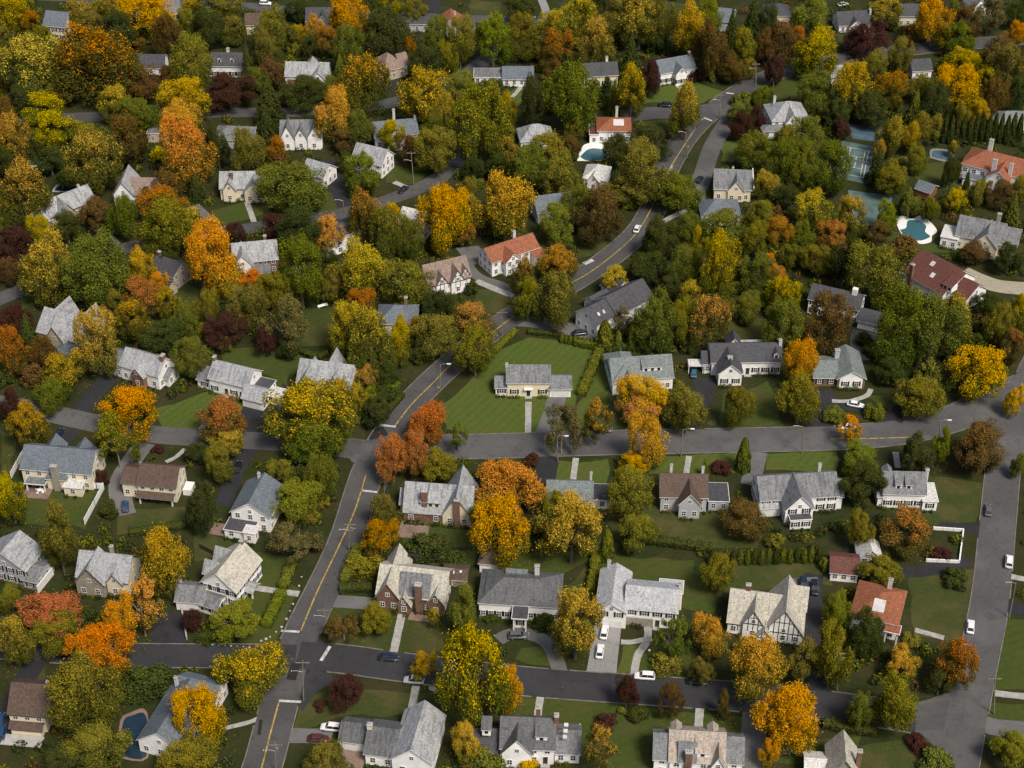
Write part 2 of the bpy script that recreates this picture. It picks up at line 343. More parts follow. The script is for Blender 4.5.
def crown_broad(seed, nl=96, total=30000, top=0.97, low=-0.7, spread=0.16, ls=(0.014, 0.031), taper=0.0, lobe=(0.10, 0.23), fill=1.0, limbs=6):
    """a crown of a few big limbs, each carrying many small leaf clumps, with gaps between the limbs"""
    rng = np.random.default_rng(seed); C = []; Rr = []
    big = []
    for i in range(limbs):
        az = i*6.283/limbs+rng.normal()*0.35; z = rng.uniform(-0.35, 0.25); k = rng.uniform(0.38, 0.64)
        big.append((np.array([k*math.cos(az), k*math.sin(az), z]), rng.uniform(0.32, 0.56)))
    for i in range(max(1, limbs//2)): big.append((np.array([rng.normal()*0.2, rng.normal()*0.2, rng.uniform(0.3, 0.5)]), rng.uniform(0.36, 0.52)))
    n1 = max(4, nl//len(big))
    for c, br in big:
        for i in range(n1):
            d = rng.normal(size=3); d /= np.linalg.norm(d)
            if np.dot(d, c) < -0.15*np.linalg.norm(c)-0.05: d = -d
            q = c+d*br*rng.uniform(0.72, 1.0)
            q[:2] *= 1-taper*max(0, q[2])
            C.append(tuple(q)); Rr.append(lobe[0]+(lobe[1]-lobe[0])*rng.random()**1.3)
    for i in range(int(9*fill)): C.append(tuple(rng.normal(size=3)*np.array([.3, .3, .25]))); Rr.append(0.33)
    Rr = np.array(Rr); cnt = (Rr**2/np.sum(Rr**2)*total).astype(int); Ps, Ns = [], []
    for c, r, n in zip(C, Rr, cnt):
        p, q = shell(np.array(c), r*rng.uniform(.9, 1.15), n, rng, 0.6); p = p+rng.normal(size=p.shape)*0.018; Ps.append(p); Ns.append(q)
    P = np.concatenate(Ps); Nn = np.concatenate(Ns)
    st = rng.random(len(P)) < 0.09; P[st] += P[st]*(0.16*rng.random((st.sum(), 1)))+rng.normal(size=(st.sum(), 3))*0.035
    rad = np.linalg.norm(P*np.array([1, 1, 0.0]), axis=1); P /= np.quantile(rad, .985); zz = P[:, 2]; P[:, 2] = (zz-zz.mean())/max(1e-3, np.quantile(np.abs(zz-zz.mean()), .985))
    s = ls[0]+(ls[1]-ls[0])*rng.random(len(P)); V, F = quads_from(P, Nn, s, rng); return V, F
def crown_conifer(seed, total=13000, layers=17, rag=0.2):
    rng = np.random.default_rng(seed); Ps, Ns = [], []
    for L in range(layers):
        f = L/(layers-1); z = -1+1.92*f; rad = (1-f)**0.85*0.98+0.05; nb = int(6+9*(1-f))
        for b in range(nb):
            az = 6.283*b/nb+L*0.7+rng.normal()*0.2; ln = rad*(1-rag*rng.random()); n = max(8, int(total/ (layers*11)*(0.35+1.1*(1-f))))
            t = np.sqrt(rng.random(n)); wd = 0.13*(1.15-t)*(0.5+rad)
            x = t*ln; y = rng.normal(size=n)*wd; zz = z-0.16*t*t*(1-f*0.4)+rng.normal(size=n)*0.035+0.04
            P = np.stack([x*math.cos(az)-y*math.sin(az), x*math.sin(az)+y*math.cos(az), zz], 1)
            Nn = np.stack([0.5*math.cos(az)+0.4*rng.normal(size=n), 0.5*math.sin(az)+0.4*rng.normal(size=n), 0.8+0.3*rng.normal(size=n)], 1); Nn /= np.linalg.norm(Nn, axis=1)[:, None]
            Ps.append(P); Ns.append(Nn)
    P = np.concatenate(Ps); Nn = np.concatenate(Ns); s = 0.028+0.03*rng.random(len(P)); return quads_from(P, Nn, s, rng, 0.55)
def crown_column(seed, total=3600):
    rng = np.random.default_rng(seed); t = rng.random(total); z = -1+2*t; az = rng.random(total)*6.283
    rad = np.minimum(1.0, (1.02-t)**0.55*1.15)*(0.86+0.12*np.sin(az*5+z*6)+0.08*rng.normal(size=total))*np.minimum(1, 0.75+t*3)
    P = np.stack([rad*np.cos(az), rad*np.sin(az), z], 1); Nn = np.stack([np.cos(az), np.sin(az), 0.35+0*az], 1)+0.45*rng.normal(size=(total, 3)); Nn /= np.linalg.norm(Nn, axis=1)[:, None]
    return quads_from(P, Nn, 0.07+0.07*rng.random(total), rng, 0.6)
def crown_open(seed, total=9500):
    return crown_broad(seed, nl=56, total=total, lobe=(0.10, 0.19), ls=(0.020, 0.038), fill=0.3, limbs=7)
def crown_shrub(seed):
    return crown_broad(seed, nl=32, total=5000, ls=(0.04, 0.08), lobe=(0.2, 0.36), limbs=4)
PROTO = {}
def reg(code, gen, seeds): PROTO[code] = [mesh_np('crown', *gen(s), mats=[LEAF['g']]) for s in seeds]
reg('B', lambda s: crown_broad(s, nl=90+14*(s % 3), limbs=4+s % 4), [1, 2, 3, 4, 5, 6, 7, 8, 9])
reg('T', lambda s: crown_broad(s, nl=84, taper=0.4, limbs=4), [21, 22, 23, 24])
reg('C', crown_conifer, [31, 32, 33])
reg('K', crown_column, [41, 42])
reg('V', crown_open, [51, 52])
reg('S', crown_shrub, [61, 62, 63])
def trunk_mesh(seed, limbs=8, r0=0.055, reach=0.62):
    rng = random.Random(seed); mb = MB()
    bend = [(0, 0, -0.03), (rng.uniform(-.03, .03), rng.uniform(-.03, .03), 0.3), (rng.uniform(-.05, .05), rng.uniform(-.05, .05), 0.65), (rng.uniform(-.06, .06), rng.uniform(-.06, .06), 1.1)]
    mb.tube(bend, [r0*1.35, r0, r0*0.8, r0*0.3], 8)
    for i in range(limbs):
        a = i*2.4+rng.uniform(-.4, .4); z0 = rng.uniform(0.45, 0.8); k = rng.uniform(0.6, 1.0)*reach
        p0 = Vector((0, 0, z0)); p1 = Vector((math.cos(a)*k*0.45, math.sin(a)*k*0.45, z0+0.2)); p2 = Vector((math.cos(a)*k, math.sin(a)*k, z0+rng.uniform(0.35, 0.6)))
        mb.tube([p0, p1, p2], [r0*0.55, r0*0.38, r0*0.13], 6)
    return mb.mesh('trunk', [MT['bark']])
TRUNK = [trunk_mesh(s) for s in range(4)]
TRUNK_V = [trunk_mesh(s+10, 13, 0.034, 0.72) for s in range(2)]
TRUNK_C = [trunk_mesh(77, 0, 0.05)]
TREES = []      # (root, px, py, w, h, colour code, shape code)
def tree(px, py, wpx, hpx, c, shp='B', pale=False):
    
    if py < 330 and shp in 'BTV' and not (780 < px < 960 and 110 < py < 260): wpx *= 1.05; hpx *= 1.05
    if shp == 'C' and c in 'YOp': shp = 'T'; wpx *= 1.15
    p0 = at(px, py, 6.0); s = scale_at(p0); r = max(0.5, wpx/s/2)
    for _ in range(2):
        dep = math.atan2(CAMH-p0.z, p0.y); half = hpx/2/s
        q = half*half-(r*math.sin(dep))**2
        rz = math.sqrt(max(q, 0))/math.cos(dep)
        lo, hi = {'C': (1.5, 3.2), 'K': (1.4, 4.5), 'T': (1.0, 2.0), 'S': (0.55, 1.3)}.get(shp, (0.62, 1.45))
        rz = min(max(rz, lo*r), hi*r)
        gap = {'C': 0.12, 'K': 0.02, 'S': -0.18, 'V': 0.5}.get(shp, 0.3)*rz + (0.0 if shp in 'KS' else 0.6)
        hc = rz+gap
        p0 = at(px, py, hc); s = scale_at(p0)
    i = len(TREES)
    if c == 'Y' and py < 330 and i % 3 == 0: c = 'y'
    name = {'C': 'conifer_tree', 'K': 'arborvitae', 'S': 'shrub', 'V': 'sparse_tree'}.get(shp, 'ornamental_tree' if c == 'm' else 'tree')
    root = empty(name, (p0.x, p0.y, 0), (i*2.39) % 6.28)
    k = 1.11 if py < 330 and not (780 < px < 960 and 110 < py < 260) else 1.07
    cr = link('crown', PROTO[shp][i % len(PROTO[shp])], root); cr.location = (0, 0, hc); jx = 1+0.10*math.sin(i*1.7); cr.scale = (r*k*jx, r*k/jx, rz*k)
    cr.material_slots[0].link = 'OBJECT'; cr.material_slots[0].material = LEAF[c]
    tm = TRUNK_V if shp == 'V' else TRUNK_C if shp in 'CKS' else TRUNK
    tk = link('trunk', tm[i % len(tm)], root); tk.scale = (r, r, max(hc, 0.4))
    if pale: tk.material_slots[0].link = 'OBJECT'; tk.material_slots[0].material = MT['barkp']
    TREES.append([root, px, py, wpx, hpx, c, shp, p0.x, p0.y, r, hc+rz])
    return root
TREE_DATA = '''
8 14 34 36 Y;78 15 30 26 y;147 13 50 38 Y;100 62 76 66 t;27 66 58 56 y;167 36 26 40 r;190 62 38 48 o;208 25 30 34 d T;192 5 20 14 y;218 8 40 20 o;233 30 26 22 o;229 90 46 28 m;247 62 16 38 d C
190 98 50 32 y;116 102 32 30 y;135 84 46 32 r;42 110 38 30 y;52 130 42 34 y;138 116 36 32 g;180 117 42 28 Y;186 150 46 56 O;217 145 26 36 d;245 150 34 40 o;125 140 44 44 r;92 160 50 52 y;88 138 40 28 o
12 138 34 42 p;5 112 22 26 r;22 193 50 52 p;163 184 40 26 r V;195 185 18 24 d C;120 30 34 30 d;92 25 30 24 o;62 90 30 24 o;18 100 26 24 d;50 160 30 24 d;70 178 28 22 d
350 18 40 44 Y;314 30 20 24 Y;274 30 40 36 o;266 50 26 36 o;347 48 30 40 g;385 35 44 44 d;390 5 24 24 y;415 10 20 24 o;436 38 26 38 g;460 40 30 40 o;493 37 34 42 l;362 82 50 50 p;332 115 36 46 Y;305 91 40 28 d
268 98 34 44 d C;266 130 30 46 d C;424 96 50 50 y;460 92 30 34 l;445 112 24 30 y;452 108 18 22 r;480 125 54 66 o;508 108 20 34 y;391 134 24 24 y;360 128 32 30 g;342 142 22 20 r;362 173 36 36 l;436 150 36 40 o
505 206 52 56 Y;292 184 60 42 g;475 168 22 20 d;440 216 46 56 Y;408 50 18 24 t;425 62 34 30 d;300 10 28 20 d;340 70 20 30 g C;520 12 24 22 d
524 36 30 36 o;555 48 32 34 t;578 18 36 34 y;556 27 30 28 y;596 42 32 42 y;640 20 44 44 y;618 18 34 40 o;631 55 28 40 d C;664 22 22 40 o T;690 30 36 44 y;710 14 22 28 l;713 50 40 44 r;732 27 18 34 d C;742 48 28 34 o;752 22 26 40 d C
533 98 24 48 d T;573 95 50 56 g;607 85 10 14 d;614 98 16 32 g C;631 90 32 46 y;649 76 24 28 m;686 110 30 44 y T;650 140 40 26 d;617 150 26 28 d;570 146 20 16 r;545 152 44 36 o;643 172 46 50 o;530 168 42 40 g;516 165 18 22 O;562 178 40 40 o
677 190 46 36 g;738 112 24 18 g;742 125 20 24 m;757 118 16 20 m;756 150 40 34 g;765 45 22 26 r;768 22 20 30 d;700 75 20 14 m S;762 95 22 18 g
810 14 36 34 l;781 42 34 34 r;797 38 20 20 t;817 52 42 40 y;775 70 20 24 m;815 92 36 34 g;853 88 38 42 y;868 38 42 28 m;885 12 34 24 y;935 20 40 40 Y;900 55 22 40 o;893 62 10 24 r;965 22 26 26 r;958 38 34 28 g;990 12 34 30 b V;1018 33 22 20 O
959 88 40 44 Y;965 62 34 26 y;991 97 28 34 r;1007 68 34 40 o;1000 50 30 24 r;893 90 36 32 t;921 88 20 24 o;915 108 24 30 g C;891 134 26 38 y T;924 128 32 32 o;912 138 18 28 y T;810 133 40 32 g;785 163 34 46 g;803 166 36 46 g;830 166 40 44 g
880 150 12 24 p C;878 164 24 30 d C;892 178 36 32 o;918 158 20 24 o;842 128 22 18 m;950 170 20 36 d;953 148 10 18 y;1020 190 22 24 o;967 182 12 24 d C;870 108 36 30 d;838 112 30 24 d;1015 95 22 30 d
95 213 32 30 r;122 214 32 34 g;66 228 36 22 d;16 243 40 32 m;160 204 44 26 t;165 228 54 50 o;188 222 32 28 y;211 258 52 60 O;235 231 20 16 m;48 268 50 56 y;98 272 60 64 g;142 267 28 34 Y;158 283 18 20 O;141 297 38 36 t;132 322 32 36 p
168 303 24 28 y;163 336 44 26 d;226 285 26 30 y;250 279 26 20 O;247 305 40 40 o;205 308 24 42 o;227 328 40 30 m;190 356 38 38 g;225 345 16 16 g S;28 335 30 44 d C;95 340 42 62 y;12 350 32 50 t;62 370 46 40 y;42 352 26 30 r;18 318 36 28 m
298 230 40 42 d;329 233 36 30 P;276 227 32 24 m;300 270 48 60 g;276 292 30 34 o;360 270 46 52 y;405 280 48 40 o;368 218 34 50 p;385 232 34 50 o;392 212 16 16 Y;408 238 26 46 g;410 254 14 14 y S;284 318 44 50 b V;348 328 34 44 y;370 342 44 58 y
400 338 24 52 y T;415 330 22 26 p;440 335 50 40 o;472 318 40 32 p;475 350 42 44 o;430 305 26 16 d S;455 300 20 14 d S;472 288 16 14 d S;367 378 26 24 p;387 372 24 24 d;266 340 24 26 m;288 346 26 22 d;340 395 24 40 y;310 412 88 66 y;318 440 60 40 g;357 398 22 38 y;378 410 32 28 d
523 277 24 32 p;557 262 38 32 p;554 296 46 46 o;528 300 30 34 o;557 222 34 34 l;578 205 30 34 g;598 214 44 46 r;628 190 40 26 o;615 281 30 24 y;650 268 40 24 d;655 320 40 46 g;682 322 28 44 o;660 236 36 36 d;683 268 30 40 g;690 228 28 28 g
722 230 46 36 g;699 248 18 34 y T;718 268 32 58 y T;716 281 16 22 O;703 278 12 20 l;710 318 40 44 p;742 307 36 28 g;760 272 36 34 g;768 262 16 16 O;755 238 28 30 o;624 320 20 20 b V;605 335 20 28 g K;618 341 10 20 g K;632 339 10 22 g K;641 341 9 20 g K
815 208 44 36 y;778 232 28 28 t;803 236 30 28 g;850 215 30 34 y;832 235 36 30 t;820 260 32 28 o;845 258 30 44 d T;877 272 48 52 o;774 275 26 24 O;780 295 30 34 y;785 325 38 44 g;795 330 22 28 Y;803 362 36 44 Y;800 397 42 46 o;828 322 40 50 r;905 325 52 62 g;935 328 50 58 g;950 320 36 44 y
985 372 64 48 Y;890 370 30 26 d;1000 325 30 36 o;1012 345 24 28 t;878 232 26 22 r;905 246 34 14 r S;975 252 28 20 r;887 215 22 26 l;910 203 26 24 g;930 208 20 22 o;955 200 26 22 y;1012 212 28 30 g C;1010 258 28 26 d;990 305 30 22 d;890 300 24 24 d;865 340 20 16 d S
27 424 38 44 p;52 392 42 24 g;10 405 24 30 m;131 410 62 44 O;115 437 44 48 o V;222 417 50 42 t;228 442 34 22 y;218 462 28 36 o;198 452 26 20 d;202 508 32 48 d;201 502 10 12 r S;10 497 34 44 y;57 538 36 60 o T;165 560 50 60 y;102 478 14 18 m S;108 510 20 20 d S;158 449 12 10 m S
296 498 52 40 l;281 470 28 24 o;322 475 34 46 g;295 540 52 40 b V;393 456 32 52 R;414 452 32 46 R;430 421 44 40 R;438 464 40 34 o;459 435 20 50 g V;385 512 30 32 o;380 535 40 36 t;507 487 68 50 P;505 528 62 64 Y;480 517 24 46 o
532 460 20 12 m S;562 424 38 44 b V;597 418 34 40 p V;645 397 50 44 Y;640 408 42 26 P;648 438 36 48 Y;687 408 40 44 o;737 405 30 38 o;634 465 30 24 Y;628 492 44 50 o;640 532 40 38 o;744 455 14 32 g K;705 466 10 16 g C;721 467 22 16 m S;572 526 58 68 y;555 502 30 24 o;607 545 14 30 g K;745 517 48 38 r;718 573 32 36 o
905 528 54 44 t;862 480 44 42 d;860 530 30 34 o;852 430 28 26 O V;860 458 38 28 l;918 455 40 38 d;941 445 20 34 l T;978 447 54 50 r;920 395 50 36 o;835 415 24 18 g S;875 413 22 18 g S;1019 465 16 22 g;825 565 12 16 l S;880 570 42 34 o;868 577 18 22 d S;942 553 20 12 m S;956 578 28 20 d S
14 640 36 58 y;10 597 26 26 o;52 612 60 34 R;55 632 50 28 o;140 605 44 50 P V;119 620 36 48 O;100 648 64 40 O;86 690 74 74 o;95 745 60 44 o;60 762 40 26 d;150 683 48 28 d S;235 620 50 40 l;192 620 18 22 m;207 637 20 13 d S;199 711 49 56 Y;190 755 58 36 o;245 672 74 56 y
347 691 34 34 m;320 705 16 13 m S;343 625 38 28 r V;376 618 34 32 o;462 612 30 54 l T;433 617 14 22 y V;424 664 26 28 Y;470 675 72 88 y;510 688 34 56 Y;465 740 30 40 Y;326 760 44 32 o;485 764 40 14 g S
576 622 52 70 y;672 637 36 40 g V;668 664 32 20 o S;710 634 34 38 Y;703 671 26 26 o;627 691 24 30 m T;672 696 24 36 r T;724 703 16 28 r T;760 668 54 64 Y;790 716 62 66 Y;770 752 20 26 Y;598 745 36 44 p V;606 722 24 16 m S;622 711 10 9 l S;637 714 22 15 d S;530 768 24 12 Y S;492 618 16 11 d S;543 622 24 14 d S
805 660 34 44 o;832 655 44 60 o;838 610 28 38 l;868 632 38 38 d;903 661 38 32 Y;895 700 52 56 o;859 710 28 36 g;958 662 42 46 t;940 682 28 26 d;912 641 20 13 o S;935 760 36 26 g S;918 742 24 16 m S;1012 748 40 38 o
0 60 18 30 o;230 262 10 10 o S;345 160 18 16 d;455 205 20 16 d S;565 250 24 12 d S;700 208 24 12 d S;745 100 26 12 g S;385 395 22 20 d S;1015 400 20 26 Y;1014 15 20 20 d;640 255 14 10 d S;365 565 34 18 o S;455 560 30 10 d S;430 548 40 9 d S;230 140 16 14 d S;170 262 16 20 d;0 210 16 24 o;350 620 10 10 d S
'''
for rec in TREE_DATA.replace('\n', ';').split(';'):
    q = rec.split()
    if len(q) < 5: continue
    tree(float(q[0]), float(q[1]), float(q[2]), float(q[3]), q[4], q[5] if len(q) > 5 else 'B', pale=(int(float(q[0])) % 5 == 0 or (len(q) > 5 and q[5] == 'V')))
for i in range(14): tree(939+6.2*i, 128+1.0*(i % 3), 7.6, 26, 'd', 'K')
for i in range(16): tree(712+7.1*i, 557-0.2*i+(i % 2), 7.4, 14, 'g' if i % 3 else 'd', 'K')
for i in range(9): tree(562+4.2*i, 338+0.7*i, 5.0, 9, 'g', 'K')
# ------------------------------------------------------------------ ground, roads, lawns
OCC = {}          # 1.5 m cells that are built over: 'r' road, 'l' lawn, 'h' house ...
CELL = 1.5
def mark(x, y, k): OCC.setdefault((int(math.floor(x/CELL)), int(math.floor(y/CELL))), k)
def occ(x, y): return OCC.get((int(math.floor(x/CELL)), int(math.floor(y/CELL))))
def inside(poly, x, y):
    c = False; n = len(poly); j = n-1
    for i in range(n):
        xi, yi = poly[i][0], poly[i][1]; xj, yj = poly[j][0], poly[j][1]
        if (yi > y) != (yj > y) and x < (xj-xi)*(y-yi)/(yj-yi)+xi: c = not c
        j = i
    return c
def mark_poly(poly, k):
    xs = [p[0] for p in poly]; ys = [p[1] for p in poly]; y = min(ys)
    while y <= max(ys):
        x = min(xs)
        while x <= max(xs):
            if inside(poly, x, y): mark(x, y, k)
            x += CELL*0.7
        y += CELL*0.7
def spline(pts, n=6):
    P = [pts[0]]+list(pts)+[pts[-1]]; out = []
    for i in range(1, len(P)-2):
        a, b, c, d = P[i-1], P[i], P[i+1], P[i+2]
        for k in range(n):
            t = k/n
            out.append(0.5*((2*b)+(c-a)*t+(2*a-5*b+4*c-d)*t*t+(3*b-a-3*c+d)*t**3))
    out.append(P[-2]); return out
def px_line(s, z=0.0): 
    q = [float(v) for v in s.replace(',', ' ').split()]
    return [at(q[i], q[i+1], z) for i in range(0, len(q), 2)]
ROADPOLY = []
def ribbon(name, pts, width, z, mat, kind='structure', smooth=True, label=None, wob=0.0, off=0.0, k='r', sides=None):
    P = spline(pts) if smooth else list(pts)
    L, Rr = [], []
    for i, p in enumerate(P):
        d = P[min(i+1, len(P)-1)]-P[max(i-1, 0)]; d.z = 0; d.normalize(); nrm = Vector((-d.y, d.x, 0))
        ww = width*(1+wob*math.sin(i*1.7)+wob*0.6*math.sin(i*0.6+1))
        L.append(p+nrm*(ww/2+off)); Rr.append(p-nrm*(ww/2-off))
    mb = MB()
    for i in range(len(P)-1):
        mb.face([(Rr[i].x, Rr[i].y, z), (Rr[i+1].x, Rr[i+1].y, z), (L[i+1].x, L[i+1].y, z), (L[i].x, L[i].y, z)])
    o = mb.build(name, mat); tag(o, label, kind=kind)
    if k: 
        poly = [(p.x, p.y) for p in L]+[(p.x, p.y) for p in reversed(Rr)]; mark_poly(poly, k); ROADPOLY.append((name, poly))
    return P, L, Rr
def sheet(name, pts, z, mat, k='l', smooth=True, jit=0.0, label=None):
    if smooth:
        n = len(pts); P = []
        for i in range(n):
            a, b = pts[i], pts[(i+1) % n]; m = max(1, int((b-a).length/4))
            for q in range(m): P.append(a.lerp(b, q/m)+Vector((random.uniform(-jit, jit), random.uniform(-jit, jit), 0)))
    else: P = pts
    mb = MB(); vs = [(p.x, p.y, z) for p in P]
    area = sum(vs[i][0]*vs[(i+1) % len(vs)][1]-vs[(i+1) % len(vs)][0]*vs[i][1] for i in range(len(vs)))
    if area < 0: vs = vs[::-1]
    mb.face(vs); o = mb.build(name, mat); tag(o, label, kind='structure')
    if k: mark_poly([(v[0], v[1]) for v in vs], k)
    return o
mb = MB(); mb.face([(-4000, -1500, 0), (4000, -1500, 0), (4000, 7000, 0), (-4000, 7000, 0)]); tag(mb.build('ground', MT['ground']), kind='structure')
ROADS = [   # name, pixels, width m, material
 ('road', '225 860 247 800 262 768 279 705 298 642 344 545 372 462 410 405 455 361 510 318 585 275 636 235 657 200 668 166 690 132 722 104 756 82 800 68 870 55 940 47 1040 38', 8.3, 'road_a'),
 ('road', '371 452 300 444 225 439 150 434 80 420 20 407 -60 396', 7.2, 'road_b'),
 ('road', '384 446 430 447 500 446 600 443 700 441 830 438 900 432 955 418 1000 396 1060 372', 10.0, 'road_b'),
 ('road', '1040 360 1022 400 1006 450 998 520 990 600 974 680 957 768 945 830', 8.6, 'road_b'),
 ('road', '298 655 350 660 400 667 520 681 640 690 740 697 820 705 880 713 916 719', 8.6, 'road_n'),
 ('road', '296 656 210 656 120 655 40 650 -60 642', 7.2, 'road_n'),
 ('road', '-40 318 0 299 60 274 130 247 240 230 340 214 405 194 440 177 464 156 480 135', 6.4, 'road_a'),
 ('road', '-40 120 60 118 215 113 300 112 380 105 425 92 465 74 492 55 515 40', 7.0, 'road_a'),
 ('road', '-20 -6 180 3 240 6 290 10 400 17 480 19 560 22', 7.0, 'road_a'),
 ('road', '618 117 655 113 690 112 712 110', 9.0, 'road_a'),
]
RP = []
for i, (nm, pp, wd, mt) in enumerate(ROADS):
    RP.append(ribbon(nm, px_line(pp), wd, 0.040+0.005*i, MT[mt]))
DRIVES = [   # ribbon driveways
 ('498 640 508 635 520 633 538 637 549 645 555 656 560 672', 3.6, 'drive_g'), ('814 574 812 592 814 615 816 640 818 662 818 700', 4.6, 'drive_d'), ('822 390 825 405 818 420 814 436', 6.0, 'drive_d'), ('826 404 850 406 868 407 880 414 888 424', 4.0, 'drive_d'),
 ('557 396 553 412 545 434', 5.2, 'drive_g'), ('704 378 706 392 697 412 690 436', 4.6, 'drive_d'), ('80 412 92 396 106 381 114 368', 5.6, 'drive_d'), ('145 443 131 462 120 482 121 500 125 515', 5.6, 'drive_g'),
 ('250 448 240 462 232 480 224 506', 4.6, 'drive_d'), ('250 436 252 420 258 400', 7.0, 'drive_d'), ('290 386 280 400 268 420 258 440', 4.4, 'drive_d'), ('40 655 25 680 14 700 2 735', 5.0, 'drive_d'), ('330 601 350 602 374 604', 4.2, 'drive_g'),
 ('756 700 754 725 751 790', 5.4, 'drive_g'), ('492 690 486 705 478 732', 4.4, 'drive_d'), ('514 320 535 322 560 327 590 333 600 330', 6.0, 'drive_g'), ('474 248 468 256 468 266 480 278 505 287 520 302', 3.6, 'drive_g'),
 ('962 272 985 282 1005 287 1050 290', 7.0, 'drive_e'), ('868 332 866 345 872 360', 9.0, 'drive_g'), ('735 112 722 130 712 148 705 168 698 190', 6.2, 'road_b'), ('330 160 333 178 340 195 347 212', 5.0, 'drive_d'),
 ('193 206 204 216 218 231', 4.2, 'drive_g'), ('92 226 106 234 117 246', 3.0, 'drive_g'), ('758 452 755 465 750 485', 5.0, 'drive_g'), ('549 456 546 468 543 486', 6.0, 'drive_d'), ('434 -8 434 12', 5.0, 'drive_d'), ('384 92 391 88 396 80', 4.0, 'drive_d'),
 ('540 -4 545 8 547 18', 3.2, 'drive_c'), ('1000 604 1012 608 1040 612', 4.0, 'drive_d'), ('984 724 1000 728 1040 731', 5.0, 'drive_g'), ('985 530 960 528 940 526', 3.4, 'drive_d'), ('968 560 930 570 900 572', 4.0, 'drive_d'), ('700 186 698 200 712 205', 5.0, 'drive_g'),
]
for i, (pp, wd, mt) in enumerate(DRIVES): ribbon('driveway', px_line(pp), wd, 0.022+0.0004*i, MT[mt], k='d')
for i, (pp, mt) in enumerate([('594.5 625 621 626 617 674 587 671', 'drive_c'), ('62 427 80 430 68 446 50 443', 'drive_d'), ('155 612 187 612 187 648 150 647', 'drive_d'), ('292 728 334 729 330 744 285 743', 'drive_g'), ('783 579 818 577 820 592 786 590', 'drive_g'), ('692 377 716 378 714 392 696 394', 'drive_d'), ('456 248 478 246 492 260 470 266', 'drive_g'), ('848 190 893 196 886 228 855 224', 'court')]):
    sheet('driveway' if mt != 'court' else 'paved_court', px_line(pp), 0.027+0.0005*i, MT[mt], k='d', jit=0.15)
WALKS = [('528.5 402 528 433', 1.7), ('576 458 573 480', 1.6), ('689 456 686 475', 1.5), ('895.5 452 898 468', 1.6), ('402 614 398 632 393 655', 1.9), ('416 686 411 712', 1.7), ('541 694 539 706 537 722', 1.7), ('700 706 699 720 698 735', 1.9), ('648 627 647 641 638 655 634 674', 1.8), ('621 642 632 642 646 639', 1.5), ('250 587 270 590 299 594', 1.9), ('218 407 210 418 198 432', 1.6), ('247 202 254 222', 1.8), ('394 182 408 188', 2.0), ('675 82 683 91', 2.0), ('512 97 517 92 522 85', 1.6), ('915 630 930 634 944 638', 1.5), ('994 693 1010 695 1040 698', 1.9), ('185 449 176 457 166 462', 1.3), ('832 401 849 401 866 396 871 389', 1.5), ('1008 576 1040 582', 1.8), ('476 281 500 291 514 296', 2.4), ('217 730 250 722 262 716', 1.2), ('300 208 318 218', 1.6)]
for i, (pp, wd) in enumerate(WALKS): ribbon('footpath', px_line(pp), wd, 0.0335+0.0002*i, MT['walk'], k='d', wob=0.04)
